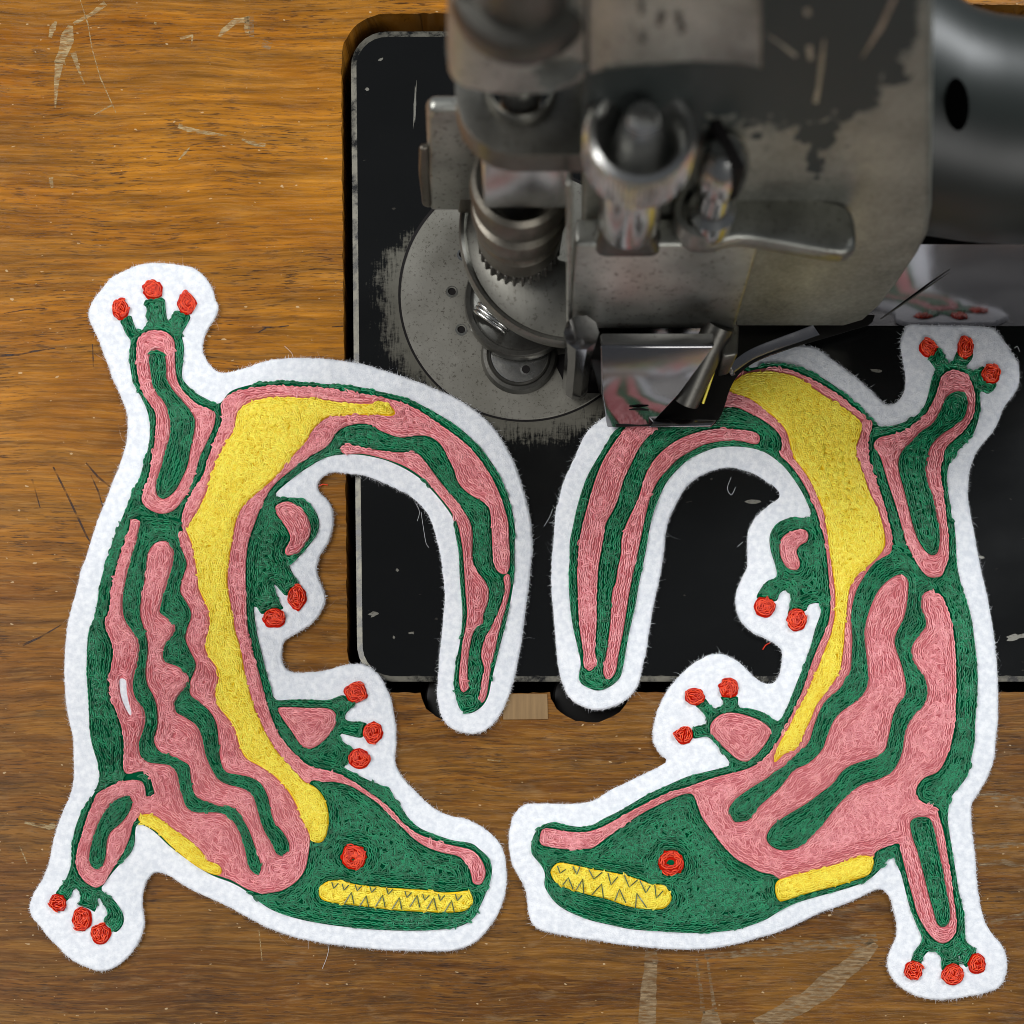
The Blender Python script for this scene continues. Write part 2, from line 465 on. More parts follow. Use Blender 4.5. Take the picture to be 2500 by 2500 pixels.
LEFT = {
 'felt':[[[388,642],[435,647],[471,654],[500,676],[518,705],[527,734],[533,752],[525,778],[511,799],[500,821],[495,850],[502,875],[518,897],[536,909],[565,908],[609,895],[652,881],[700,875],[752,874],[803,877],[875,887],[926,901],[984,920],[1035,938],[1078,956],[1114,972],[1151,996],[1187,1025],[1216,1059],[1241,1101],[1259,1137],[1274,1184],[1288,1235],[1296,1278],[1300,1325],[1299,1354],[1294,1401],[1288,1452],[1281,1503],[1274,1561],[1265,1612],[1254,1662],[1241,1702],[1223,1742],[1205,1767],[1180,1786],[1151,1792],[1122,1787],[1096,1773],[1080,1753],[1071,1724],[1067,1691],[1070,1648],[1073,1601],[1078,1554],[1083,1503],[1086,1456],[1082,1409],[1075,1354],[1067,1322],[1057,1282],[1044,1253],[1024,1231],[999,1209],[962,1191],[926,1175],[890,1162],[854,1157],[817,1153],[796,1159],[781,1173],[776,1188],[781,1202],[796,1217],[807,1231],[814,1257],[813,1286],[803,1322],[781,1358],[774,1387],[781,1420],[792,1445],[795,1463],[785,1492],[767,1517],[738,1539],[709,1555],[695,1566],[689,1583],[689,1612],[695,1628],[709,1639],[727,1642],[763,1641],[803,1635],[832,1626],[861,1621],[890,1623],[912,1635],[930,1655],[944,1680],[955,1709],[962,1742],[967,1778],[967,1818],[964,1851],[968,1872],[980,1894],[999,1916],[1020,1938],[1042,1959],[1067,1978],[1100,1992],[1136,1999],[1165,2012],[1194,2032],[1216,2054],[1229,2079],[1234,2104],[1237,2144],[1232,2184],[1221,2220],[1205,2249],[1183,2278],[1158,2302],[1125,2316],[1089,2322],[1035,2322],[980,2321],[926,2318],[872,2313],[803,2305],[738,2293],[687,2278],[643,2260],[600,2237],[565,2217],[522,2197],[482,2179],[449,2161],[420,2142],[399,2132],[380,2130],[366,2139],[357,2155],[350,2180],[348,2206],[351,2231],[353,2253],[348,2278],[337,2304],[319,2329],[297,2351],[272,2365],[246,2371],[221,2365],[192,2353],[163,2334],[145,2314],[123,2293],[105,2271],[87,2249],[74,2228],[74,2202],[87,2173],[105,2144],[120,2104],[127,2068],[138,2025],[152,1985],[167,1952],[178,1916],[181,1883],[180,1843],[178,1800],[170,1765],[161,1714],[158,1664],[158,1599],[161,1562],[165,1526],[174,1486],[185,1450],[192,1417],[199,1388],[210,1363],[225,1312],[239,1269],[254,1233],[266,1200],[283,1158],[297,1122],[308,1082],[312,1049],[311,1013],[301,984],[290,955],[275,926],[266,897],[254,868],[243,836],[228,803],[216,774],[219,752],[232,727],[250,705],[272,678],[297,665],[326,651],[355,644]]],
 'base':[[[292,783],[319,768],[328,788],[339,807],[362,788],[353,774],[357,756],[351,736],[400,727],[406,752],[411,781],[420,767],[431,756],[466,770],[457,796],[446,817],[451,846],[449,883],[446,919],[457,937],[478,957],[507,973],[534,984],[558,957],[587,944],[638,933],[700,928],[781,935],[854,939],[926,954],[991,970],[1046,996],[1107,1032],[1151,1068],[1187,1108],[1216,1151],[1238,1199],[1252,1246],[1259,1289],[1258,1343],[1258,1401],[1249,1463],[1238,1517],[1223,1575],[1212,1619],[1201,1666],[1194,1699],[1180,1724],[1158,1740],[1140,1743],[1122,1733],[1113,1709],[1107,1680],[1107,1648],[1114,1604],[1122,1561],[1127,1503],[1124,1452],[1120,1401],[1118,1351],[1109,1300],[1104,1267],[1086,1238],[1060,1206],[1028,1173],[991,1148],[948,1128],[912,1118],[875,1112],[832,1112],[796,1119],[759,1139],[720,1166],[676,1204],[683,1213],[720,1213],[745,1220],[763,1235],[778,1260],[781,1282],[776,1304],[759,1329],[738,1354],[712,1380],[709,1383],[723,1412],[732,1430],[701,1456],[685,1445],[669,1427],[678,1452],[687,1474],[692,1488],[642,1501],[631,1492],[622,1481],[625,1517],[631,1554],[640,1590],[651,1637],[663,1677],[674,1706],[709,1706],[752,1706],[803,1707],[836,1695],[861,1709],[868,1722],[850,1738],[846,1757],[890,1762],[897,1771],[886,1802],[854,1798],[832,1793],[836,1807],[861,1825],[868,1836],[850,1865],[841,1872],[861,1883],[890,1898],[926,1914],[951,1923],[966,1949],[984,1974],[1002,2000],[1028,2021],[1064,2036],[1107,2050],[1151,2057],[1172,2072],[1194,2093],[1203,2122],[1198,2155],[1187,2184],[1172,2217],[1158,2242],[1136,2258],[1107,2267],[1053,2273],[980,2274],[908,2271],[836,2264],[763,2253],[709,2240],[665,2224],[633,2204],[600,2177],[565,2157],[522,2141],[482,2119],[446,2093],[409,2064],[380,2036],[359,2021],[337,2014],[332,2032],[330,2061],[319,2086],[297,2108],[275,2133],[254,2162],[250,2173],[275,2191],[295,2217],[304,2238],[301,2260],[283,2278],[268,2267],[254,2249],[261,2228],[246,2202],[241,2191],[239,2209],[232,2228],[217,2220],[190,2209],[196,2191],[185,2170],[170,2195],[159,2202],[134,2182],[149,2162],[163,2137],[172,2108],[174,2072],[179,2032],[188,2003],[203,1970],[225,1941],[236,1916],[241,1898],[237,1865],[228,1836],[219,1800],[216,1762],[214,1707],[210,1653],[210,1599],[214,1544],[225,1519],[234,1483],[241,1432],[250,1396],[261,1363],[275,1316],[293,1272],[308,1236],[322,1200],[337,1172],[351,1125],[362,1082],[364,1035],[357,1002],[344,973],[330,948],[319,915],[315,883],[315,854],[317,832],[306,817],[297,796]]],
 'pink_body':[[[437,1300],[328,1267],[317,1272],[313,1294],[301,1330],[290,1359],[281,1392],[272,1432],[268,1468],[264,1493],[255,1515],[259,1541],[268,1562],[275,1591],[270,1624],[266,1664],[270,1707],[283,1740],[293,1769],[299,1798],[301,1830],[299,1872],[306,1889],[319,1891],[332,1887],[351,1885],[364,1894],[370,1916],[375,1941],[359,1945],[357,1930],[350,1909],[333,1903],[304,1905],[272,1916],[236,1936],[226,1959],[210,1996],[199,2036],[188,2068],[184,2101],[188,2126],[203,2151],[221,2164],[236,2169],[254,2159],[268,2137],[286,2108],[304,2079],[319,2043],[326,2014],[339,1997],[362,2017],[388,2036],[417,2064],[449,2093],[482,2115],[514,2133],[540,2142],[565,2151],[598,2170],[616,2177],[641,2184],[670,2180],[691,2175],[723,2155],[745,2126],[754,2090],[759,2054],[765,2017],[756,1945],[759,1909],[781,1909],[817,1911],[854,1920],[890,1941],[922,1963],[951,1992],[977,2017],[1006,2046],[1038,2068],[1078,2083],[1118,2092],[1140,2112],[1149,2137],[1154,2157],[1172,2162],[1183,2148],[1187,2126],[1176,2097],[1154,2075],[1122,2066],[1082,2057],[1042,2043],[1006,2025],[977,1999],[951,1970],[926,1949],[897,1929],[861,1905],[825,1887],[803,1880],[767,1872],[741,1858],[712,1829],[688,1801],[670,1765],[656,1725],[645,1686],[634,1642],[623,1606],[612,1562],[605,1519],[603,1472],[601,1417],[603,1363],[609,1320],[623,1280],[638,1240],[658,1202],[683,1173],[720,1144],[759,1115],[792,1097],[810,1079],[825,1055],[850,1041],[879,1036],[908,1039],[922,1050],[948,1061],[977,1070],[1009,1066],[1042,1066],[1067,1079],[1082,1097],[1093,1119],[1107,1148],[1118,1180],[1143,1206],[1180,1228],[1194,1246],[1198,1282],[1200,1325],[1203,1369],[1212,1394],[1230,1404],[1243,1394],[1247,1369],[1245,1325],[1243,1278],[1234,1242],[1223,1209],[1205,1170],[1180,1130],[1147,1090],[1107,1057],[1071,1032],[1028,1003],[980,981],[926,967],[854,956],[781,947],[700,941],[645,942],[594,950],[565,959],[543,980],[538,1002],[540,1028],[522,1075],[507,1118],[496,1154],[478,1187],[460,1216],[446,1245],[440,1278]]],
 'green_stripes':[[[341,1269],[337,1298],[328,1334],[319,1363],[308,1403],[301,1439],[297,1475],[301,1508],[315,1533],[333,1555],[339,1580],[337,1613],[326,1646],[322,1678],[330,1707],[348,1729],[353,1758],[346,1787],[337,1812],[337,1822],[342,1847],[362,1863],[391,1867],[417,1872],[431,1891],[437,1920],[444,1945],[453,1970],[475,1985],[507,1985],[543,1988],[565,2003],[583,2032],[594,2064],[601,2097],[609,2122],[623,2135],[636,2132],[639,2112],[630,2083],[620,2054],[609,2025],[594,1999],[580,1978],[562,1968],[540,1967],[514,1959],[482,1945],[471,1920],[467,1891],[464,1869],[446,1856],[417,1843],[391,1833],[379,1814],[379,1801],[386,1772],[386,1733],[377,1700],[362,1671],[357,1635],[362,1599],[362,1566],[353,1533],[344,1497],[348,1454],[357,1403],[362,1356],[373,1334],[391,1323],[409,1325],[422,1345],[422,1367],[413,1403],[402,1439],[389,1483],[389,1497],[409,1512],[426,1528],[422,1548],[402,1573],[395,1595],[402,1617],[431,1628],[449,1640],[460,1657],[455,1675],[435,1696],[426,1718],[429,1740],[453,1754],[478,1772],[489,1794],[495,1816],[500,1843],[514,1876],[533,1905],[558,1918],[587,1925],[612,1938],[623,1963],[634,2003],[645,2032],[663,2061],[674,2086],[691,2089],[705,2077],[708,2061],[698,2039],[678,2014],[674,2014],[663,1981],[656,1945],[638,1912],[612,1896],[580,1889],[551,1882],[540,1854],[536,1816],[531,1769],[514,1736],[489,1714],[467,1696],[466,1667],[475,1642],[480,1620],[467,1591],[455,1562],[458,1537],[467,1512],[467,1490],[453,1464],[442,1443],[447,1414],[458,1381],[453,1359],[442,1330],[437,1300],[438,1272],[341,1260]]],
 'green_islands':[[[362,872],[373,857],[391,855],[404,868],[408,897],[409,926],[424,951],[446,977],[467,1002],[478,1028],[475,1060],[467,1096],[460,1136],[446,1169],[428,1201],[402,1220],[384,1212],[379,1194],[384,1165],[395,1129],[406,1089],[415,1046],[409,1006],[395,977],[373,948],[366,912]],[[266,1967],[286,1949],[308,1942],[322,1949],[324,1967],[312,1992],[293,2014],[272,2032],[263,2054],[261,2083],[255,2108],[243,2121],[226,2121],[217,2104],[217,2079],[225,2050],[236,2017],[250,1988]],[[304,1895],[333,1890],[355,1890],[364,1897],[371,1920],[375,1941],[363,1941],[357,1920],[348,1905],[330,1900],[308,1903]]],
 'pink_leg':[[[332,846],[337,825],[362,808],[395,806],[417,817],[428,836],[429,875],[431,908],[438,937],[460,966],[489,989],[518,1000],[527,1020],[522,1046],[504,1086],[489,1118],[478,1158],[464,1194],[449,1220],[428,1245],[402,1256],[377,1252],[355,1239],[344,1220],[350,1194],[362,1165],[368,1125],[375,1082],[379,1042],[377,1006],[362,984],[348,962],[339,933],[332,897]]],
 'pink_small':[[[828,1101],[834,1090],[854,1086],[890,1093],[926,1099],[970,1104],[1017,1106],[1038,1126],[1057,1151],[1082,1184],[1107,1213],[1129,1242],[1147,1271],[1154,1300],[1154,1329],[1154,1365],[1165,1394],[1183,1416],[1194,1438],[1194,1438],[1192,1470],[1180,1503],[1180,1521],[1165,1532],[1154,1550],[1147,1583],[1143,1619],[1142,1655],[1147,1677],[1131,1691],[1122,1677],[1120,1648],[1124,1612],[1129,1568],[1136,1532],[1140,1496],[1136,1445],[1133,1394],[1129,1343],[1122,1300],[1114,1275],[1096,1242],[1067,1206],[1042,1177],[1009,1151],[973,1132],[926,1117],[883,1108],[846,1109]],[[1229,1409],[1243,1401],[1247,1430],[1238,1474],[1227,1514],[1216,1554],[1209,1590],[1201,1622],[1194,1662],[1189,1695],[1180,1715],[1169,1713],[1171,1691],[1176,1659],[1182,1633],[1174,1601],[1180,1568],[1194,1539],[1212,1503],[1227,1463],[1232,1434]],[[672,1237],[683,1228],[705,1224],[727,1235],[749,1257],[759,1286],[756,1311],[741,1336],[727,1351],[700,1356],[696,1340],[709,1318],[703,1296],[689,1275],[674,1253]],[[678,1729],[709,1726],[752,1728],[792,1728],[814,1735],[823,1753],[817,1775],[803,1796],[785,1814],[763,1827],[745,1827],[730,1814],[712,1786],[691,1757]]],
 'gap':[[[292,1657],[308,1660],[310,1686],[315,1714],[322,1740],[319,1749],[308,1733],[297,1707],[292,1682]]],
 'yellow':[[[576,1020],[583,1002],[609,982],[645,973],[700,970],[752,972],[803,978],[854,985],[908,985],[926,979],[948,985],[966,1007],[955,1016],[919,1014],[868,1014],[810,1017],[781,1032],[759,1057],[745,1083],[720,1108],[698,1137],[672,1166],[647,1188],[622,1209],[600,1229],[583,1254],[572,1291],[565,1334],[558,1381],[556,1425],[562,1468],[569,1508],[576,1544],[587,1577],[594,1617],[601,1657],[612,1696],[623,1733],[638,1765],[652,1794],[674,1830],[700,1863],[723,1887],[745,1909],[767,1920],[785,1938],[797,1963],[803,1999],[799,2032],[788,2054],[770,2057],[759,2050],[750,2025],[738,2003],[727,1974],[712,1945],[691,1916],[665,1891],[636,1872],[600,1851],[583,1816],[576,1787],[565,1765],[547,1743],[529,1718],[525,1693],[534,1657],[529,1631],[511,1606],[500,1580],[502,1559],[511,1533],[511,1501],[504,1479],[493,1457],[484,1432],[482,1403],[476,1370],[471,1338],[460,1309],[456,1294],[467,1272],[482,1247],[496,1218],[504,1200],[514,1165],[529,1125],[543,1096],[558,1071],[572,1046]],[[339,1992],[359,1987],[380,1992],[406,2010],[435,2032],[467,2054],[493,2079],[507,2101],[529,2108],[542,2122],[536,2137],[507,2130],[475,2112],[446,2090],[413,2061],[384,2032],[359,2017],[341,2008]]],
 'teeth':[[[778,2177],[785,2162],[803,2151],[836,2151],[868,2159],[926,2166],[991,2170],[1035,2173],[1082,2179],[1122,2177],[1143,2175],[1154,2191],[1151,2209],[1133,2224],[1089,2228],[1035,2226],[962,2222],[908,2215],[854,2209],[803,2202],[783,2193]]],
 'toes':[[295,756,22,26],[373,708,25,25],[456,741,24,27],[725,1459,24,30],[669,1510,27,25],[868,1691,28,25],[911,1789,24,28],[877,1853,27,25],[141,2204,21,22],[200,2245,25,30],[246,2280,25,27]],
 'eye':[[863,2093,31,30],[862,2099,6,4]],
 'zig':[[[810.1,2153.6],[814.5,2168.8],[826.1,2156.5]],[[835.5,2158.0],[839.9,2173.2],[851.4,2160.9]],[[867.4,2159.8],[871.7,2175.0],[883.3,2162.7]],[[902.9,2163.4],[907.2,2178.6],[918.8,2166.3]],[[943.5,2168.1],[947.8,2183.3],[959.4,2171.0]],[[988.8,2176.1],[993.1,2191.3],[1004.7,2179.0]],[[1032.2,2182.6],[1036.6,2197.8],[1048.2,2185.5]],[[1070.3,2183.3],[1074.6,2198.6],[1086.2,2186.2]],[[1112.0,2183.3],[1116.3,2198.6],[1127.9,2186.2]],[[840.6,2206.2],[858.0,2178.6],[864.5,2208.3]],[[876.8,2214.5],[894.2,2187.0],[900.7,2216.7]],[[916.7,2213.4],[934.1,2185.9],[940.6,2215.6]],[[957.6,2218.8],[975.0,2191.3],[981.5,2221.0]],[[1001.1,2213.4],[1018.5,2185.9],[1025.0,2215.6]],[[1042.0,2218.8],[1059.4,2191.3],[1065.9,2221.0]],[[1085.5,2226.1],[1102.9,2198.6],[1109.4,2228.3]]],
}
RIGHT = {
 'felt':[[[2220,792],[2271,794],[2343,795],[2412,799],[2434,809],[2452,834],[2470,859],[2485,885],[2488,914],[2485,943],[2474,964],[2452,993],[2438,1026],[2423,1055],[2401,1080],[2383,1106],[2371,1135],[2365,1164],[2363,1207],[2367,1243],[2372,1272],[2383,1327],[2394,1388],[2405,1436],[2416,1486],[2423,1533],[2430,1580],[2434,1635],[2436,1689],[2436,1743],[2434,1780],[2430,1814],[2429,1836],[2421,1872],[2405,1909],[2383,1945],[2372,1963],[2371,1999],[2374,2036],[2380,2083],[2383,2126],[2387,2170],[2394,2213],[2405,2253],[2423,2282],[2443,2304],[2456,2333],[2458,2365],[2449,2398],[2430,2416],[2394,2427],[2343,2436],[2300,2441],[2264,2438],[2231,2429],[2202,2412],[2180,2391],[2167,2365],[2166,2343],[2173,2318],[2184,2296],[2189,2271],[2186,2246],[2180,2220],[2173,2195],[2161,2177],[2144,2171],[2112,2184],[2075,2202],[2036,2217],[1996,2231],[1952,2253],[1901,2275],[1854,2289],[1800,2304],[1743,2314],[1689,2318],[1617,2316],[1562,2311],[1508,2305],[1454,2296],[1403,2289],[1356,2280],[1320,2271],[1301,2257],[1291,2231],[1287,2199],[1282,2170],[1265,2137],[1251,2112],[1245,2083],[1242,2046],[1247,2014],[1254,1992],[1280,1965],[1327,1962],[1374,1963],[1425,1961],[1454,1952],[1490,1930],[1533,1909],[1573,1889],[1606,1874],[1628,1858],[1613,1843],[1599,1822],[1593,1800],[1597,1764],[1608,1728],[1626,1691],[1648,1662],[1680,1630],[1713,1608],[1738,1597],[1767,1598],[1796,1612],[1818,1630],[1843,1655],[1865,1668],[1887,1668],[1900,1651],[1907,1626],[1909,1590],[1894,1574],[1872,1561],[1843,1548],[1818,1528],[1804,1507],[1795,1478],[1798,1445],[1811,1412],[1824,1383],[1824,1343],[1825,1307],[1833,1282],[1851,1257],[1876,1235],[1898,1220],[1904,1209],[1894,1191],[1872,1177],[1851,1162],[1822,1150],[1786,1142],[1749,1146],[1717,1159],[1688,1177],[1666,1202],[1648,1235],[1633,1271],[1624,1307],[1621,1343],[1615,1387],[1608,1423],[1597,1470],[1590,1510],[1584,1546],[1579,1583],[1570,1619],[1564,1651],[1554,1680],[1536,1702],[1507,1722],[1474,1732],[1445,1732],[1412,1720],[1387,1699],[1372,1666],[1363,1626],[1358,1583],[1354,1532],[1349,1474],[1346,1427],[1347,1372],[1353,1300],[1356,1253],[1365,1217],[1376,1177],[1394,1137],[1412,1097],[1427,1064],[1452,1036],[1481,1014],[1550,945],[1650,885],[1760,850],[1870,838],[1974,845],[2003,856],[2032,878],[2061,899],[2090,921],[2119,946],[2144,970],[2162,986],[2177,988],[2195,977],[2208,954],[2211,925],[2206,892],[2200,859],[2199,834],[2206,809]]],
 'base':[[[1389,1365],[1389,1325],[1396,1289],[1405,1246],[1416,1206],[1432,1162],[1452,1126],[1474,1090],[1496,1054],[1517,1036],[1554,992],[1608,949],[1680,912],[1753,894],[1836,896],[1872,885],[1920,886],[1959,896],[1996,914],[2032,936],[2068,964],[2101,993],[2126,1019],[2148,1039],[2180,1037],[2213,1026],[2242,1008],[2258,983],[2267,950],[2275,917],[2282,903],[2267,881],[2264,867],[2286,845],[2304,859],[2311,881],[2322,885],[2329,870],[2340,852],[2374,856],[2376,874],[2363,892],[2358,899],[2380,903],[2398,892],[2409,903],[2412,932],[2434,936],[2430,950],[2412,964],[2394,957],[2396,990],[2391,1022],[2380,1055],[2362,1080],[2340,1102],[2322,1128],[2314,1157],[2316,1196],[2322,1233],[2327,1272],[2331,1272],[2336,1327],[2338,1374],[2347,1421],[2362,1468],[2374,1512],[2380,1555],[2385,1599],[2389,1653],[2387,1707],[2383,1762],[2382,1807],[2374,1847],[2365,1891],[2343,1923],[2325,1945],[2318,1970],[2316,2003],[2322,2046],[2329,2090],[2336,2133],[2343,2177],[2353,2220],[2358,2260],[2360,2296],[2380,2314],[2387,2343],[2365,2358],[2360,2365],[2347,2351],[2340,2333],[2342,2365],[2300,2372],[2296,2340],[2282,2325],[2267,2325],[2253,2343],[2249,2362],[2224,2351],[2224,2340],[2233,2318],[2249,2293],[2235,2257],[2220,2217],[2209,2177],[2199,2137],[2188,2112],[2179,2093],[2162,2108],[2144,2130],[2119,2151],[2083,2166],[2036,2180],[1981,2195],[1938,2209],[1901,2228],[1872,2246],[1836,2260],[1800,2271],[1743,2278],[1689,2280],[1617,2276],[1544,2271],[1490,2260],[1436,2247],[1381,2224],[1352,2202],[1334,2177],[1327,2159],[1329,2137],[1323,2119],[1309,2101],[1296,2083],[1296,2057],[1305,2032],[1323,2014],[1352,2005],[1381,2012],[1417,2017],[1446,2012],[1475,1996],[1512,1978],[1544,1959],[1580,1938],[1628,1916],[1678,1894],[1725,1882],[1765,1872],[1780,1865],[1769,1847],[1758,1833],[1743,1814],[1729,1802],[1720,1800],[1691,1804],[1691,1775],[1722,1766],[1720,1749],[1709,1735],[1695,1720],[1720,1702],[1738,1724],[1753,1727],[1766,1718],[1758,1700],[1802,1699],[1804,1724],[1833,1728],[1865,1738],[1887,1753],[1901,1758],[1912,1742],[1927,1709],[1945,1662],[1963,1619],[1978,1575],[1988,1536],[2000,1503],[2003,1483],[1996,1474],[1974,1479],[1968,1493],[1923,1504],[1927,1479],[1930,1461],[1920,1443],[1905,1450],[1894,1470],[1847,1463],[1854,1439],[1872,1417],[1894,1407],[1891,1381],[1880,1345],[1877,1312],[1887,1287],[1909,1269],[1938,1261],[1970,1263],[1978,1254],[1967,1224],[1952,1195],[1930,1162],[1909,1137],[1887,1119],[1862,1104],[1829,1095],[1789,1092],[1749,1095],[1717,1106],[1684,1122],[1655,1148],[1630,1177],[1612,1213],[1597,1253],[1586,1300],[1579,1343],[1570,1387],[1561,1430],[1554,1474],[1546,1510],[1536,1554],[1528,1601],[1521,1637],[1514,1657],[1492,1677],[1463,1688],[1438,1682],[1416,1668],[1412,1644],[1416,1619],[1409,1583],[1398,1536],[1391,1488],[1387,1438],[1387,1391]]],
 'pink_body':[[[2275,1441],[2300,1454],[2311,1479],[2322,1508],[2329,1544],[2334,1591],[2336,1635],[2336,1689],[2334,1743],[2331,1780],[2322,1822],[2307,1862],[2289,1887],[2257,1901],[2240,1923],[2240,1945],[2257,1959],[2286,1972],[2295,1996],[2304,2025],[2311,2061],[2318,2108],[2325,2155],[2331,2199],[2336,2235],[2336,2271],[2322,2296],[2300,2305],[2278,2293],[2257,2267],[2238,2231],[2228,2195],[2217,2155],[2206,2112],[2197,2075],[2193,2061],[2162,2070],[2137,2083],[2126,2101],[2017,2137],[1909,2148],[1887,2137],[1854,2130],[1822,2112],[1800,2101],[1776,2079],[1754,2054],[1733,2025],[1714,1999],[1704,1974],[1696,1952],[1686,1939],[1657,1945],[1617,1963],[1580,1981],[1544,2003],[1512,2025],[1483,2046],[1454,2068],[1436,2074],[1381,2075],[1345,2070],[1318,2061],[1320,2028],[1341,2021],[1381,2028],[1425,2030],[1461,2021],[1497,2003],[1541,1978],[1584,1956],[1631,1934],[1678,1920],[1718,1905],[1765,1891],[1809,1880],[1838,1869],[1865,1851],[1891,1818],[1912,1782],[1930,1746],[1949,1706],[1967,1659],[1981,1615],[2000,1568],[2010,1548],[2021,1519],[2026,1483],[2025,1446],[2021,1403],[2017,1359],[2012,1320],[2003,1287],[1992,1251],[1981,1225],[1970,1200],[1949,1164],[1923,1131],[1903,1112],[1907,1090],[1905,1068],[1887,1046],[1858,1025],[1829,1010],[1800,997],[1771,996],[1717,1003],[1662,1017],[1626,1032],[1590,1061],[1561,1097],[1543,1133],[1525,1170],[1514,1209],[1499,1246],[1481,1278],[1476,1307],[1470,1343],[1463,1380],[1461,1409],[1458,1463],[1459,1510],[1456,1554],[1454,1590],[1458,1615],[1441,1641],[1423,1622],[1423,1590],[1416,1554],[1411,1503],[1409,1445],[1407,1391],[1409,1380],[1412,1325],[1423,1271],[1438,1217],[1452,1170],[1470,1126],[1496,1083],[1525,1046],[1554,1014],[1608,974],[1680,941],[1753,916],[1822,904],[1818,908],[1854,899],[1909,897],[1952,910],[1996,932],[2036,954],[2072,983],[2104,1008],[2126,1033],[2130,1048],[2122,1066],[2121,1091],[2126,1131],[2137,1164],[2151,1200],[2162,1236],[2173,1280],[2182,1316],[2186,1332]]],
 'green_stripes':[[[2188,1330],[2173,1349],[2148,1363],[2126,1381],[2108,1407],[2093,1432],[2083,1461],[2077,1490],[2077,1526],[2079,1562],[2077,1599],[2075,1635],[2061,1664],[2039,1689],[2017,1707],[1999,1736],[1985,1772],[1974,1809],[1956,1830],[1934,1849],[1916,1867],[1887,1885],[1872,1898],[1836,1920],[1800,1945],[1787,1959],[1778,1974],[1783,1992],[1794,2009],[1816,2007],[1829,2003],[1851,1974],[1883,1945],[1909,1920],[1938,1883],[1967,1869],[1988,1854],[2010,1829],[2019,1804],[2025,1787],[2036,1762],[2054,1740],[2090,1714],[2115,1686],[2121,1657],[2119,1617],[2115,1580],[2112,1544],[2119,1508],[2130,1475],[2144,1446],[2166,1421],[2188,1407],[2202,1405],[2215,1417],[2215,1446],[2211,1483],[2202,1515],[2188,1541],[2182,1566],[2188,1591],[2199,1624],[2209,1664],[2208,1696],[2191,1718],[2180,1740],[2173,1772],[2164,1814],[2157,1833],[2137,1847],[2101,1858],[2072,1869],[2050,1887],[2032,1912],[2003,1934],[1970,1959],[1938,1978],[1909,1996],[1883,2017],[1869,2046],[1883,2068],[1909,2078],[1938,2075],[1963,2061],[1988,2036],[2010,2014],[2032,1985],[2054,1959],[2075,1938],[2108,1916],[2144,1905],[2177,1887],[2195,1862],[2206,1829],[2209,1800],[2217,1772],[2235,1743],[2257,1722],[2266,1689],[2260,1657],[2242,1631],[2228,1606],[2229,1577],[2246,1551],[2262,1530],[2260,1508],[2251,1486],[2253,1454],[2275,1441],[2287,1432]]],
 'green_islands':[[[2307,972],[2325,957],[2347,954],[2362,972],[2363,997],[2354,1022],[2329,1044],[2300,1062],[2275,1088],[2266,1113],[2260,1142],[2267,1178],[2278,1214],[2287,1254],[2295,1291],[2296,1323],[2291,1349],[2278,1358],[2260,1349],[2242,1323],[2228,1287],[2217,1243],[2206,1200],[2195,1160],[2191,1128],[2202,1099],[2224,1077],[2249,1051],[2275,1033],[2293,1004]],[[2220,2010],[2231,1996],[2253,1992],[2271,1997],[2280,2017],[2287,2046],[2295,2083],[2302,2119],[2309,2155],[2316,2191],[2322,2228],[2318,2253],[2304,2266],[2287,2257],[2278,2228],[2267,2191],[2258,2155],[2249,2119],[2238,2079],[2226,2046]]],
 'pink_leg':[[[2296,921],[2307,910],[2329,901],[2354,910],[2372,932],[2382,961],[2382,990],[2376,1019],[2358,1048],[2333,1073],[2311,1095],[2304,1120],[2298,1149],[2302,1189],[2309,1233],[2314,1280],[2318,1323],[2318,1359],[2309,1388],[2300,1407],[2282,1412],[2260,1407],[2242,1385],[2224,1352],[2209,1320],[2199,1283],[2188,1243],[2170,1189],[2159,1153],[2148,1117],[2133,1095],[2133,1080],[2148,1066],[2180,1059],[2213,1048],[2238,1030],[2260,1008],[2278,975],[2289,946]]],
 'pink_small':[[[1856,1072],[1851,1059],[1833,1052],[1800,1048],[1753,1046],[1706,1054],[1662,1070],[1626,1093],[1597,1122],[1579,1151],[1568,1184],[1557,1220],[1539,1257],[1525,1289],[1517,1318],[1516,1351],[1508,1387],[1503,1423],[1496,1438],[1492,1474],[1490,1517],[1485,1561],[1479,1601],[1472,1641],[1485,1661],[1503,1641],[1510,1601],[1521,1546],[1528,1503],[1536,1452],[1546,1401],[1559,1343],[1568,1300],[1577,1257],[1590,1209],[1608,1173],[1630,1148],[1655,1122],[1684,1104],[1720,1086],[1764,1077],[1807,1077],[1836,1084],[1851,1084]],[[1974,1305],[1965,1293],[1945,1293],[1920,1303],[1905,1320],[1903,1345],[1909,1367],[1923,1388],[1945,1392],[1954,1378],[1949,1359],[1945,1345],[1956,1330],[1970,1323]],[[1733,1782],[1740,1760],[1764,1742],[1793,1740],[1825,1747],[1858,1760],[1880,1778],[1880,1796],[1865,1822],[1843,1847],[1822,1860],[1800,1854],[1775,1833],[1749,1807]]],
 'gap':[],
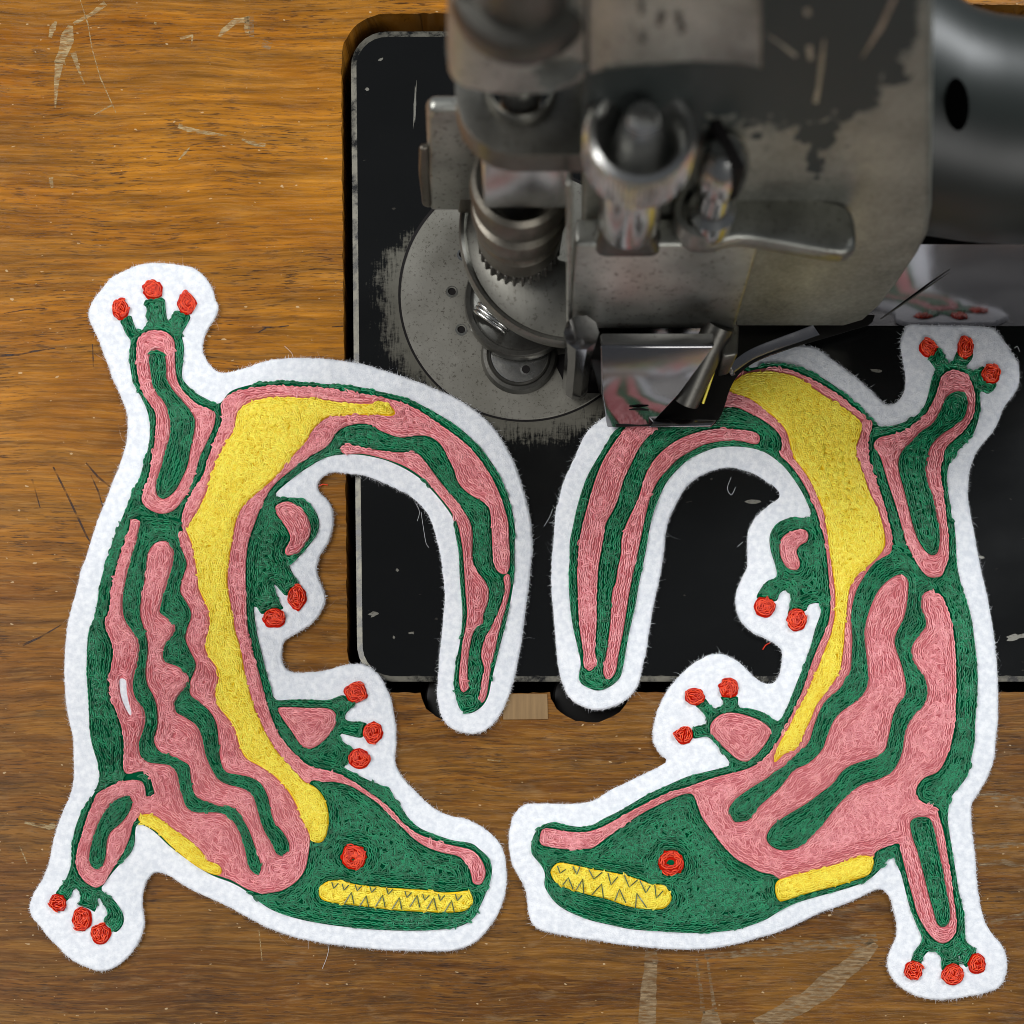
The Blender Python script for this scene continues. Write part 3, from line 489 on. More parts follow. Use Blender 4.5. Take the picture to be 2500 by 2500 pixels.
 'yellow':[[[1782,956],[1778,939],[1793,928],[1811,917],[1836,908],[1891,908],[1938,917],[1974,939],[2010,964],[2046,986],[2083,1012],[2103,1033],[2101,1062],[2090,1095],[2097,1128],[2112,1167],[2126,1207],[2144,1243],[2155,1280],[2162,1316],[2159,1338],[2141,1363],[2108,1392],[2086,1414],[2075,1436],[2070,1468],[2066,1501],[2063,1533],[2061,1570],[2057,1602],[2050,1638],[2032,1671],[2010,1700],[1992,1725],[1981,1754],[1967,1783],[1952,1816],[1938,1834],[1916,1841],[1891,1863],[1892,1841],[1905,1809],[1923,1780],[1941,1743],[1963,1707],[1981,1664],[1999,1624],[2014,1584],[2028,1548],[2036,1512],[2039,1472],[2037,1432],[2032,1396],[2026,1356],[2021,1320],[2017,1287],[2010,1251],[1996,1214],[1978,1175],[1956,1142],[1934,1113],[1927,1080],[1920,1055],[1898,1026],[1865,1001],[1833,975],[1800,964]],[[1892,2170],[1898,2151],[1920,2141],[1963,2130],[2007,2119],[2054,2106],[2090,2093],[2115,2088],[2132,2097],[2132,2115],[2119,2137],[2083,2150],[2046,2162],[2003,2173],[1963,2184],[1923,2197],[1901,2199]]],
 'teeth':[[[1344,2130],[1352,2115],[1367,2106],[1403,2112],[1439,2121],[1483,2128],[1526,2137],[1562,2148],[1591,2159],[1620,2162],[1638,2184],[1637,2202],[1620,2218],[1591,2220],[1555,2217],[1519,2208],[1483,2195],[1436,2184],[1392,2171],[1359,2157]]],
 'toes':[[2266,849,21,24],[2356,848,20,28],[2419,913,23,25],[1867,1482,27,25],[1945,1513,25,28],[1696,1700,24,22],[1779,1680,25,25],[1670,1795,23,22],[2230,2369,24,24],[2325,2380,28,26],[2384,2353,22,26]],
 'eye':[[1639,2107,32,31],[1637,2106,12,9]],
 'zig':[[[1361.2,2114.5],[1367.4,2131.9],[1381.2,2122.5]],[[1398.6,2115.2],[1408.3,2135.1],[1417.4,2111.6]],[[1437.3,2122.5],[1450.0,2146.0],[1469.9,2129.7]],[[1484.4,2131.5],[1491.7,2160.5],[1508.0,2140.6]],[[1524.3,2137.0],[1536.2,2165.9],[1556.9,2147.8]],[[1562.3,2149.6],[1576.8,2179.7],[1587.7,2162.3]],[[1598.6,2160.5],[1602.2,2193.1],[1618.5,2175.0]],[[1373.9,2160.5],[1387.7,2142.4],[1399.3,2171.4]],[[1406.5,2173.2],[1422.8,2146.0],[1425.4,2182.2]],[[1444.6,2184.8],[1468.8,2158.0],[1473.6,2194.9]],[[1500.7,2200.4],[1512.3,2170.3],[1527.9,2204.0]],[[1551.4,2216.7],[1554.3,2180.4],[1578.6,2215.9]]],
}

# ================================================================ table and machine well
def arc(cx, cy, rx, ry, a0, a1, n=10):
    return [(cx + rx * math.cos(math.radians(a0 + (a1 - a0) * i / n)), cy + ry * math.sin(math.radians(a0 + (a1 - a0) * i / n))) for i in range(n + 1)]

cut = []
cut += arc(945, 145, 112, 112, 180, 270, 10)            # top left corner of the opening
cut += [(1400, 31), (2000, 18), (2300, 12), (2900, 10), (2900, 1690)]
cut += [(1700, 1690)]
cut += arc(1440, 1690, 97, 74, 0, 180, 14)
cut += [(1300, 1692)]
cut += arc(1125, 1692, 97, 74, 0, 180, 14)
cut += arc(945, 1594, 97, 97, 90, 180, 10)
cut += [(845, 1300), (840, 900), (835, 400)]
cut = np.array(cut)
jit = np.random.default_rng(3)
cut_r = resample(cut, 14)
cut_r += jit.normal(0, 0.9, cut_r.shape)
bm = bmesh.new()
outer = [(-500, -500), (3000, -500), (3000, 3000), (-500, 3000)]
o_v, c_v = fill_sheet(bm, [outer, cut_r.tolist()], 0.0)
low = [bm.verts.new((v.co.x, v.co.y, -0.022)) for v in c_v]
skirt(bm, c_v, low)
lo2 = [bm.verts.new((v.co.x, v.co.y, -0.022)) for v in o_v]
skirt(bm, o_v, lo2)
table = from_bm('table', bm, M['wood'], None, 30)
tag(table, kind='structure')

def strip(name, pts, widths, mat, z=0.03, parent=table):
    """thin irregular mark following a polyline"""
    p = np.array(pts, float); w = np.array(widths, float)
    q = []; ww = []
    n = 8
    for i in range(len(p) - 1):
        for k in range(n):
            t = k / n
            q.append(p[i] * (1 - t) + p[i + 1] * t); ww.append(w[i] * (1 - t) + w[i + 1] * t)
    q.append(p[-1]); ww.append(w[-1])
    q = np.array(q); ww = np.array(ww)
    t = np.gradient(q, axis=0); t /= np.hypot(t[:, 0], t[:, 1])[:, None]
    nn = np.stack([-t[:, 1], t[:, 0]], 1)
    r = np.random.default_rng(int(abs(p[0, 0] * 7 + p[0, 1])))
    def wob():
        k = r.normal(0, 0.11, len(q) + 4)
        return np.convolve(k, np.ones(5) / 5, 'valid')
    a = q + nn * (ww * (0.5 + wob()))[:, None]
    b = q - nn * (ww * (0.5 + wob()))[:, None]
    bm = bmesh.new()
    va = [bm.verts.new(U(x, y, z)) for x, y in a]; vb = [bm.verts.new(U(x, y, z)) for x, y in b]
    for i in range(len(va) - 1):
        f = bm.faces.new((va[i], va[i + 1], vb[i + 1], vb[i])); f.normal_update()
        if f.normal.z < 0: f.normal_flip()
    return from_bm(name, bm, mat, parent, 0)

SC = [
 ('scuff', [(2135, 2300), (2105, 2332), (2040, 2392), (1960, 2445), (1900, 2478), (1850, 2510)], [26, 40, 46, 46, 44, 46]),
 ('scuff_faint', [(2140, 2285), (2090, 2300), (1950, 2314), (1830, 2325), (1720, 2335)], [26, 34, 26, 20, 14]),
 ('scuff', [(1588, 2350), (1584, 2420), (1580, 2510)], [34, 38, 40]),
 ('scuff_faint', [(1590, 2320), (1588, 2352)], [30, 34]),
 ('scuff', [(1730, 2466), (1734, 2485), (1737, 2512)], [30, 42, 46]),
 ('scuff_faint', [(1700, 2340), (1712, 2420), (1716, 2475)], [6, 8, 12]),
 ('scuff_faint', [(1726, 2330), (1738, 2420), (1746, 2475)], [5, 8, 14]),
 ('scuff_faint', [(2380, 1935), (2430, 1945), (2505, 1955)], [16, 22, 16]),
 ('scuff_faint', [(2380, 2068), (2440, 2066), (2505, 2060)], [10, 16, 12]),
 ('scuff_faint', [(2390, 2110), (2450, 2104), (2505, 2118)], [10, 12, 16]),
 ('scuff_faint', [(2420, 2255), (2470, 2240), (2505, 2232)], [16, 12, 18]),
 ('scratch', [(258, 8), (225, 33), (180, 58)], [13, 9, 8]),
 ('scratch', [(172, 62), (165, 95), (150, 135), (146, 155)], [14, 32, 22, 30]),
 ('scratch', [(145, 152), (138, 200), (135, 262)], [20, 12, 3]),
 ('scratch', [(178, 128), (192, 170), (206, 205)], [14, 6, 3]),
 ('scratch', [(137, 52), (128, 72), (122, 92)], [6, 15, 8]),
 ('scratch', [(196, 0), (215, 60), (225, 120), (245, 190), (283, 275)], [2, 3, 2, 3, 2]),
 ('scratch', [(610, 46), (575, 52), (545, 75), (535, 90)], [14, 16, 12, 8]),
 ('scuff_faint', [(612, 40), (614, 90)], [16, 12]),
 ('scratch', [(600, 42), (606, 85)], [10, 14]),
 ('scratch', [(435, 307), (460, 316), (510, 325), (555, 332)], [10, 13, 8, 3]),
 ('scratch', [(590, 340), (625, 352), (648, 354)], [4, 12, 9]),
 ('scratch', [(436, 390), (450, 375), (463, 360)], [2, 6, 2]),
 ('scuff_faint', [(640, 105), (662, 115)], [22, 20]),
 ('scratch', [(440, 95), (470, 85), (468, 108)], [9, 5, 2]),
 ('scratch', [(124, 432), (127, 458)], [13, 6]),
 ('scratch', [(376, 56), (382, 58)], [5, 5]),
 ('scratch', [(230, 280), (275, 256)], [2, 5]),
 ('scratch', [(60, 2008), (120, 2020), (135, 2015)], [6, 12, 18]),
 ('scratch', [(48, 2065), (66, 2108)], [2, 3]),
 ('scratch', [(1190, 1855), (1222, 1858)], [2, 3]),
 ('scratch', [(632, 2270), (640, 2345)], [2, 2]),
 ('scratch_dark', [(130, 1140), (165, 1210), (212, 1310), (225, 1330)], [4, 5, 5, 2]),
 ('scratch_dark', [(78, 1170), (98, 1240)], [5, 2]),
 ('scratch_dark', [(210, 1130), (240, 1165), (268, 1188)], [3, 5, 3]),
 ('scratch_dark', [(222, 1160), (240, 1200), (252, 1240)], [2, 4, 2]),
 ('scratch_dark', [(55, 1575), (100, 1555), (150, 1525)], [6, 4, 2]),
 ('scratch_dark', [(226, 840), (228, 895)], [2, 3]),
 ('scratch_dark', [(0, 868), (45, 866), (80, 858), (135, 850)], [7, 5, 4, 2]),
 ('scratch_dark', [(10, 765), (60, 756), (110, 752)], [2, 3, 2]),
 ('scratch_dark', [(640, 798), (668, 800), (705, 795)], [2, 4, 2]),
 ('scratch_dark', [(810, 798), (838, 796)], [2, 4]),
 ('scratch_dark', [(630, 812), (650, 800)], [2, 4]),
]
for mname, pts, w in SC:
    strip('scratch' if 'scratch' in mname else 'scuff_mark', pts, w, M[mname])

# raw wood packing piece let into the front edge of the opening
loft('packing_piece', [([(1228, 1694), (1336, 1694), (1338, 1756), (1228, 1757)], -1.0), ([(1228, 1694), (1336, 1694), (1338, 1756), (1228, 1757)], 0.25)], M['raw'], table, 0.1)
bm = bmesh.new()
fill_sheet(bm, [[(780, -20), (2950, -20), (2950, 1800), (780, 1800)]], -21.0)
from_bm('well_floor', bm, M['void'], table, 0)

# ================================================================ sewing machine
mc = empty('sewing_machine', U(1700, 870, 0))
tag(mc, 'old black and bare steel sewing machine with worn paint, set into the wooden table', 'sewing machine')

bed = np.array(arc(943, 163, 86, 86, 180, 270, 14) + [(1500, 76), (2880, 70), (2880, 1664)] + arc(960, 1576, 88, 88, 90, 180, 14) + [(864, 900)])
bed = resample(bed, 20)
bm = bmesh.new()
top = inset(bed, 13)
tv = fill_sheet(bm, [top.tolist()], 0.0)[0]
ov = [bm.verts.new(U(x, y, -0.7)) for x, y in bed]
fs = skirt(bm, tv, ov, 1)
bv = [bm.verts.new(U(x, y, -12)) for x, y in bed]
skirt(bm, ov, bv, 1)
bmesh.ops.recalc_face_normals(bm, faces=bm.faces)
from_bm('bed', bm, [M['bed'], M['bed_rim']], mc, 12)
for cx in (1125, 1440):
    lathe('hinge_lug', cx, 1694, [(0, -9), (88, -9), (90, -6), (84, -3.5), (60, -3.0), (0, -3.0)], M['black'], mc)

# --- round needle plate with real holes, and the dark joint round it
def ring_pts(cx, cy, r, n=96, a0=0):
    return [(cx + r * math.cos(a0 + 2 * math.pi * i / n), cy + r * math.sin(a0 + 2 * math.pi * i / n)) for i in range(n)]
bm = bmesh.new()
fill_sheet(bm, [ring_pts(*PLATE_C, PLATE_R + 4), ring_pts(*PLATE_C, PLATE_R - 3)], 0.06)
from_bm('plate_joint', bm, M['void'], mc, 0)
holes = [(1130, 622), (1103, 712), (1126, 805), (1152, 712)]
slot = smooth_poly([(1337, 868), (1352, 885), (1368, 915), (1384, 945), (1410, 957), (1480, 955), (1490, 900), (1470, 862)], 3).tolist()
bm = bmesh.new()
loops = [ring_pts(*PLATE_C, PLATE_R - 4, 128)] + [ring_pts(hx, hy, 10, 20) for hx, hy in holes] + [slot]
vl = fill_sheet(bm, loops, 0.35)
for k, vs in enumerate(vl):
    lo = [bm.verts.new((v.co.x, v.co.y, 0.00008)) for v in vs]
    if k == 0:
        c = U(*PLATE_C, 0)
        for v in lo: v.co.x = c.x + (v.co.x - c.x) * 1.006; v.co.y = c.y + (v.co.y - c.y) * 1.006
    skirt(bm, vs, lo)
plate = from_bm('needle_plate', bm, M['plate_steel'], mc, 30)
for hx, hy in holes:
    bm = bmesh.new(); fill_sheet(bm, [ring_pts(hx, hy, 14.5, 28), ring_pts(hx + 1, hy - 2, 10.5, 28)], 0.40)
    from_bm('countersink', bm, M['steel_bright'], plate, 0)
    bm = bmesh.new(); fill_sheet(bm, [ring_pts(hx, hy, 10.5, 20)], 0.12)
    from_bm('screw_hole', bm, M['void'], plate, 0)
bm = bmesh.new(); fill_sheet(bm, [slot], 0.12); from_bm('slot', bm, M['void'], plate, 0)

# small raised cap below the disc
def plan(px, py, z):
    k = (CAMH - z * 1e-3) / CAMH
    return (1250 + (px - 1250) * k, NAD - (NAD - py) * k)
c = plan(1268, 862, 2)
cap = lathe('hole_cover', c[0], c[1], [(0, 1.6), (68, 1.6), (72, 1.9), (76, 1.2), (80, 1.7), (88, 1.5), (92, 0.8), (94, 0.3)], M['steel_dark'], mc, 72)
h = plan(1268, 862, 2.0)
lathe('cover_face', h[0], h[1], [(0, 1.72), (66, 1.72), (70, 1.65)], M['steel_bright'], cap)
h = plan(1284, 901, 2)
lathe('countersink', h[0], h[1], [(10, 1.85), (14, 1.8)], M['steel_bright'], cap, 28)
lathe('screw_hole', h[0], h[1], [(0, 1.80), (10.5, 1.80)], M['void'], cap, 24)
# larger disc over it
c = plan(1271, 732, 5)
disc = lathe('looper_disc', c[0], c[1], [(0, 4.0), (108, 4.0), (112, 4.3), (118, 4.3), (122, 4.9), (133, 4.9), (136, 4.4), (136, 2.6), (120, 2.0)], M['steel_dark'], mc, 96)
h = plan(1237, 799, 4.1)
lathe('screw_hole', h[0], h[1], [(0, 4.12), (10.5, 4.12)], M['void'], disc, 24)

# --- coil spring
ax0 = np.array(U(1222, 738, 9)); ax1 = np.array(U(1196, 788, 7))
d = ax1 - ax0; L_ = np.linalg.norm(d); d /= L_
u = np.cross(d, [0, 0, 1.0]); u /= np.linalg.norm(u); w_ = np.cross(u, d)
t = np.linspace(0, 1, 200)
pts = ax0 + d * (t * L_ * 1.0)[:, None] + (np.cos(t * 2 * np.pi * 5.5)[:, None] * u * 44 * S + np.sin(t * 2 * np.pi * 5.5)[:, None] * w_ * 26 * S)
tube('spring', pts, 4.6 * S, M['steel_bright'], mc, 8)

# --- axis of the needle bar
NBX, NBY = 1267, 725
# dished guard whose curved rim shows at lower left
gc = plan(1400, 560, 17)
rim = [(x, y) for x, y in ring_pts(gc[0], gc[1], 268, 120) if x < gc[0] + 4]
rim.sort(key=lambda p: math.atan2(p[1] - gc[1], p[0] - gc[0]) % (2 * math.pi))
def guard():
    bm = bmesh.new()
    prof = [(1.0, 14.5), (1.0, 16.5), (0.985, 17.4), (0.955, 17.2), (0.93, 16.2), (0.80, 16.8), (0.62, 19.5), (0.45, 23.0), (0.40, 23.0)]
    rows = []
    for f, z in prof:
        rows.append([bm.verts.new(((gc[0] + (x - gc[0]) * f - 1250) * S, (1250 - gc[1] - (y - gc[1]) * f) * S, z * 1e-3)) for x, y in rim])
    for a, b in zip(rows, rows[1:]):
        for i in range(len(a) - 1):
            bm.faces.new((a[i], a[i + 1], b[i + 1], b[i]))
    bmesh.ops.recalc_face_normals(bm, faces=bm.faces)
    return from_bm('guard_dish', bm, M['steel_mid'], mc, 40)
guard()

# gear, cup and collars round the needle bar
def gear(cx, cy, r0, r1, z0, z1, teeth, mat):
    pl = []
    for i in range(teeth * 4):
        a = 2 * math.pi * i / (teeth * 4)
        r = r1 if i % 4 in (0, 1) else r0
        pl.append((cx + r * math.cos(a), cy + r * math.sin(a)))
    return solid('gear_ring', pl, z0, z1, mat, mc, 0.25)
gear(NBX, NBY, 86, 95, 25, 29, 30, M['steel_dark'])
lathe('needle_bar_cup', NBX, NBY, [(0, 29), (92, 29), (97, 31), (98, 35), (92, 36), (92, 37.5), (103, 38.5), (107, 41), (103, 43.5), (90, 44.5), (90, 46), (104, 47), (108, 50), (104, 53), (94, 54), (88, 52), (84, 40), (0, 38)], M['steel_brown'], mc)
lathe('needle_bar', NBX, NBY, [(0, 36), (46, 36), (52, 40), (52, 56), (48, 58), (40, 60), (40, 150), (0, 150)], M['steel_bright'], mc)

# polished cross plate over the cup
loft('cross_plate', [([(1178, 512), (1392, 512), (1392, 440), (1178, 440)], 57), ([(1176, 398), (1398, 398), (1398, 330), (1176, 330)], 76)], M['steel_bright'], mc, 1.2)

# left block with pin
lb = loft('side_block', [([(1047, 518), (1192, 518), (1192, 440), (1050, 440)], 20), ([(1040, 292), (1192, 292), (1192, 240), (1040, 240)], 56), ([(1046, 268), (1192, 264), (1192, 232), (1050, 232)], 60)], M['steel'], mc, 1.6)
loft('block_band', [([(1118, 522), (1192, 522), (1192, 500), (1118, 500)], 19.6), ([(1120, 380), (1190, 380), (1190, 350), (1120, 350)], 42)], M['steel_brown'], lb, 0.6)
c = plan(1046, 470, 30)
loft('pin', [([(1030, 505), (1052, 512), (1056, 480), (1032, 478)], 22), ([(1022, 430), (1050, 432), (1050, 400), (1022, 402)], 34), ([(1024, 366), (1048, 362), (1048, 345), (1024, 350)], 46)], M['steel_brown'], lb, 1.2)

# upper bracket plate with rounded left end and bored hole
br = [(1430, 200), (1430, 378), (1250, 378), (1205, 368), (1160, 338), (1128, 298), (1113, 250), (1111, 200), (1111, 150)]
bm = bmesh.new()
def bracket():
    z0, z1 = 79.0, 85.0
    out = [plan(x, y, z1) for x, y in br]
    hc = (NBX, NBY)
    def to(lst, z): return [bm.verts.new(((x - 1250) * S, (1250 - y) * S, z * 1e-3)) for x, y in lst]
    hole = ring_pts(hc[0], hc[1], 60, 48)
    edges = []; vv = []
    for lp in (out, hole):
        vs = to(lp, z1); vv.append(vs)
        for i in range(len(vs)): edges.append(bm.edges.new((vs[i], vs[(i + 1) % len(vs)])))
    bmesh.ops.triangle_fill(bm, use_beauty=True, edges=edges)
    for lp, vs in zip((out, hole), vv):
        lo = to(lp, z0); skirt(bm, vs, lo)
    bmesh.ops.recalc_face_normals(bm, faces=bm.faces)
    es = [e for e in bm.edges if len(e.link_faces) == 2 and e.calc_face_angle(0) > math.radians(60)]
    bmesh.ops.bevel(bm, geom=es, offset=0.0009, segments=3, profile=0.5, affect='EDGES', clamp_overlap=True)
    return from_bm('needle_bracket', bm, M['steel_mid'], mc, 40)
bracket()
lathe('bracket_collar', NBX, NBY, [(58, 80), (58, 86.5), (64, 86.8), (68, 86.0), (68, 84)], M['steel_mid'], mc)

# top casting: boss round the needle bar and arm to the right
cp = [(1091, 120, 104), (1093, 170, 99), (1104, 200, 98), (1135, 218, 97), (1200, 232, 97), (1270, 236, 97), (1345, 230, 97), (1400, 208, 101), (1440, 188, 106), (1480, 171, 111), (1540, 160, 115), (1600, 157, 117), (1700, 155, 117), (1800, 160, 117), (1848, 168, 117), (1862, 178, 116)]
bm = bmesh.new()
lo = []; hi = []
for px, py, z in cp:
    lo.append(bm.verts.new(U(px, py, z)))
    p = plan(px, py, z); q = plan(px, 0, 150)
    hi.append(bm.verts.new(((q[0] - 1250) * S, (1250 - p[1]) * S, 0.150)))
for lst, z in ((lo, 116), (hi, 150)):
    for px in (1862, 1091):
        q = plan(px, 0, z)
        lst.append(bm.verts.new(((q[0] - 1250) * S, (1250 - 640) * S, z * 1e-3)))
skirt(bm, lo, hi); bm.faces.new(lo); bm.faces.new(hi)
bmesh.ops.recalc_face_normals(bm, faces=bm.faces)
es = [e for e in bm.edges if len(e.link_faces) == 2 and e.calc_face_angle(0) > math.radians(32)]
bmesh.ops.bevel(bm, geom=es, offset=0.0018, segments=3, profile=0.5, affect='EDGES', clamp_overlap=True)
casting = from_bm('head_casting', bm, M['steel'], mc, 40)
lathe('bar_flange', NBX, NBY + 26, [(70, 116), (118, 116), (126, 117.5), (126, 120), (120, 122), (98, 122.5), (98, 140), (0, 140)], M['steel_dark'], mc)

# front bracket plate
def DP(z): return 2600 - 1761 * CAMH * 1e3 / (CAMH * 1e3 - z)
fp0 = [plan(1388, 800, 21), plan(1794, 800, 21)]
front = [(fp0[0][0], 899), (fp0[1][0], 899), (fp0[1][0], 842), (fp0[0][0], 842)]
fb = solid('front_bracket', front, 21, 60, M['steel'], mc, 1.0)
lft = fp0[0][0]
solid('bracket_flange', [(lft - 4, 904), (lft + 8, 904), (lft + 8, 884), (lft - 4, 884)], 19, 84, M['steel'], fb, 1.6,
      taper=[(lft - 26, 904), (lft - 14, 904), (lft - 14, 884), (lft - 26, 884)])
# polished sloping lip below it
loft('lip', [([(1388, 852), (1800, 842), (1800, 800), (1388, 800)], 5), ([(1388, 797), (1800, 797), (1800, 780), (1388, 780)], 10.5)], M['mirror'], fb, 0.5)

# thumb screw with knurled head on its post
KX, KY = plan(1563, 335, 97)
kp = [(0, 66), (58, 66.5), (64, 69), (64, 82), (60, 84), (60, 87), (76, 88.5), (96, 90), (105, 91), (106, 97), (101, 99), (86, 99.6), (74, 97.5), (62, 93.5), (56, 93), (48, 95), (38, 101), (26, 104), (0, 105)]
lathe('thumb_screw', KX, KY, kp, M['steel_bright'], mc, 120, knurl=(8, 9, 10))
loft('screw_boss', [([(1445, 640), (1620, 640), (1620, 560), (1445, 560)], 56), ([(1465, 560), (1600, 560), (1600, 500), (1465, 500)], 67)], M['steel_dark'], mc, 3.0)

# slotted screw and lever
SX, SY = plan(1766, 402, 86)
scr = lathe('lever_screw', SX, SY, [(0, 64), (44, 64), (48, 66), (48, 70), (34, 71), (34, 79), (44, 80), (50, 82), (50, 86), (44, 89), (28, 91.5), (0, 92.5)], M['steel_bright'], mc, 64)
ang = math.radians(62)
dx, dy = math.cos(ang), math.sin(ang); nx, ny = -dy, dx
q = [(SX + dx * a + nx * b, SY + dy * a + ny * b) for a, b in ((-52, -9), (52, -9), (52, 9), (-52, 9))]
solid('screw_slot', q, 82, 93.0, M['void'], scr)
lev = [(1660, 478), (1710, 452), (1770, 452), (1800, 453), (1910, 468), (2010, 483), (2056, 495), (2080, 515), (2090, 550), (2090, 600), (2056, 620), (1948, 604), (1860, 588), (1800, 582), (1740, 596), (1690, 594), (1655, 566), (1644, 520)]
lev = smooth_poly(lev, 2).tolist()
loft('lever', [([(x + (x - 1250) * -0.012, y + 26) for x, y in lev], 58), (lev, 64)], M['steel'], mc, 1.6)
lc = plan(1716, 520, 66)
lathe('lever_hub', lc[0], lc[1], [(0, 63), (58, 63), (60, 65), (58, 67.5), (46, 68), (40, 66), (0, 66)], M['steel'], mc, 64)

# tall worn face plate, narrower towards the top
FA = 827
def face_pt(px, py):
    m = (NAD - py) / (NAD - FA)
    z = CAMH * 1e3 * (1 - 1 / m)
    return ((px - 1250) / m * S, (1250 - FA) * S, z * 1e-3)
fo = [(1420, -60), (2278, -60), (2276, 300), (2274, 520), (2266, 575), (2240, 625), (2195, 690), (2150, 750), (2110, 785), (2060, 800), (1420, 800)]
bm = bmesh.new()
a = [bm.verts.new(face_pt(*p)) for p in fo]
b = [bm.verts.new((v.co.x, v.co.y + 0.020, v.co.z)) for v in a]
skirt(bm, a, b); bm.faces.new(a); bm.faces.new(b)
bmesh.ops.recalc_face_normals(bm, faces=bm.faces)
es = [e for e in bm.edges if e.calc_face_angle(0) > math.radians(50)]
bmesh.ops.bevel(bm, geom=es, offset=0.0016, segments=3, profile=0.5, affect='EDGES', clamp_overlap=True)
face = from_bm('face_plate', bm, M['face'], mc, 40)

def face_strip(pts, w):
    bm = bmesh.new(); off = Vector((0, -0.00012, 0))
    p = np.array(pts, float); t = np.gradient(p, axis=0); t /= np.hypot(t[:, 0], t[:, 1])[:, None]
    nn = np.stack([-t[:, 1], t[:, 0]], 1)
    ww = np.array(w, float)[:, None] / 2
    va = [bm.verts.new(Vector(face_pt(*q)) + off) for q in p + nn * ww]; vb = [bm.verts.new(Vector(face_pt(*q)) + off) for q in p - nn * ww]
    for i in range(len(p) - 1): bm.faces.new((va[i], va[i + 1], vb[i + 1], vb[i]))
    from_bm('scratch', bm, M['steel'], face, 0)
face_strip([(1866, 79), (1905, 105), (1944, 136)], [2, 7, 10])
face_strip([(2190, -20), (2150, 66), (2104, 140)], [10, 12, 3])
face_strip([(2012, 95), (2006, 150), (1998, 215), (1990, 250)], [4, 12, 10, 14])
face_strip([(1968, 20), (1974, 36)], [14, 14])
face_strip([(1975, 110), (1980, 145)], [14, 12])
# worn stamping on the head casting, illegible
def cast_pt(px, py):
    P0 = 2600 - 2443 * (CAMH * 1e3 - 117) / (CAMH * 1e3)
    m = (NAD - py) / (NAD - P0); z = CAMH * 1e3 * (1 - 1 / m)
    return Vector(((px - 1250) / m * S, (1250 - P0) * S - 0.0002, z * 1e-3))
for (x0, y0, x1, y1, w) in [(1562, 0, 1566, 34, 12), (1606, 34, 1622, 44, 22), (1612, 46, 1606, 62, 14), (1652, 30, 1662, 60, 16), (1670, 62, 1660, 80, 14), (1565, 88, 1572, 104, 14)]:
    d = np.array([x1 - x0, y1 - y0], float); d /= np.hypot(*d); nn = np.array([-d[1], d[0]]) * w / 2
    bm = bmesh.new()
    bm.faces.new([bm.verts.new(cast_pt(x0 + a * nn[0], y0 + a * nn[1])) for a in (-1, 1)] + [bm.verts.new(cast_pt(x1 + a * nn[0], y1 + a * nn[1])) for a in (1, -1)])
    from_bm('stamp_mark', bm, M['steel_dark'], casting, 0)

# arm to the right: round black enamelled casting, flared where it meets the head
ARM_AT = {}
def arm():
    bm = bmesh.new()
    zc = 52.0
    k = (CAMH * 1e3 - zc) / (CAMH * 1e3)
    secs = []
    for px, yt, yb in ((2080, -120, 560), (2220, -60, 566), (2290, -10, 575), (2330, 14, 580), (2380, 30, 588), (2440, 38, 594), (2520, 40, 598), (2700, 42, 600), (2950, 44, 602)):
        a1 = math.atan((NAD - yt) * S / CAMH); a2 = math.atan((NAD - yb) * S / CAMH)
        am = (a1 + a2) / 2; hgt = CAMH - zc * 1e-3
        yc = (1250 - NAD) * S + hgt * math.tan(am); rp = hgt / math.cos(am) * math.sin((a1 - a2) / 2)
        x = (px - 1250) * k * S
        if px == 2330: ARM_AT.update(y=yc, r=rp, a=am, x=x)
        row = []
        for i in range(56):
            a = 2 * math.pi * i / 56
            row.append(bm.verts.new((x, yc + rp * math.cos(a), zc * 1e-3 + rp * math.sin(a))))
        secs.append(row)
    for a, b in zip(secs, secs[1:]):
        skirt(bm, a, b)
    bm.faces.new(secs[0]); bm.faces.new(secs[-1])
    bmesh.ops.recalc_face_normals(bm, faces=bm.faces)
    return from_bm('arm', bm, M['arm'], mc, 50)
armo = arm()
# oil hole in the arm
dn = Vector((0, -math.sin(ARM_AT['a']), math.cos(ARM_AT['a']))); du = Vector((0, dn.z, -dn.y))
oc = Vector((0, ARM_AT['y'], 0.052)) + dn * (ARM_AT['r'] + 0.0007); oc.x = U(2329, 255, 72).x
oc += du * 0.004
bm = bmesh.new()
ring0 = []
for i in range(28):
    a = 2 * math.pi * i / 28
    x_, y_ = 24 * math.cos(a), 44 * math.sin(a)
    ring0.append(bm.verts.new(oc + Vector(((x_ - 0.22 * y_) * S, 0, 0)) + du * (y_ * S)))
bm.faces.new(ring0)
oil = from_bm('oil_hole', bm, M['hole'], armo, 0)

# polished sloping foot of the arm, mirrors the patch lying against it
loft('arm_foot', [([(2060, 795), (2900, 797), (2900, 560), (2060, 560)], 0.4), ([(2060, 695), (2900, 697), (2900, 540), (2060, 540)], 11.3), ([(2060, 596), (2900, 598), (2900, 480), (2060, 480)], 22.0)], M['mirror_dark'], mc, 0.0, 60)
tube('foot_seam', [U(2150, 778, 2.2), U(2210, 738, 6.9), U(2275, 694, 12.0), U(2320, 664, 15.4)], np.array([2.2, 2.6, 2.2, 0.8]) * S, M['steel_dark'], mc, 8)

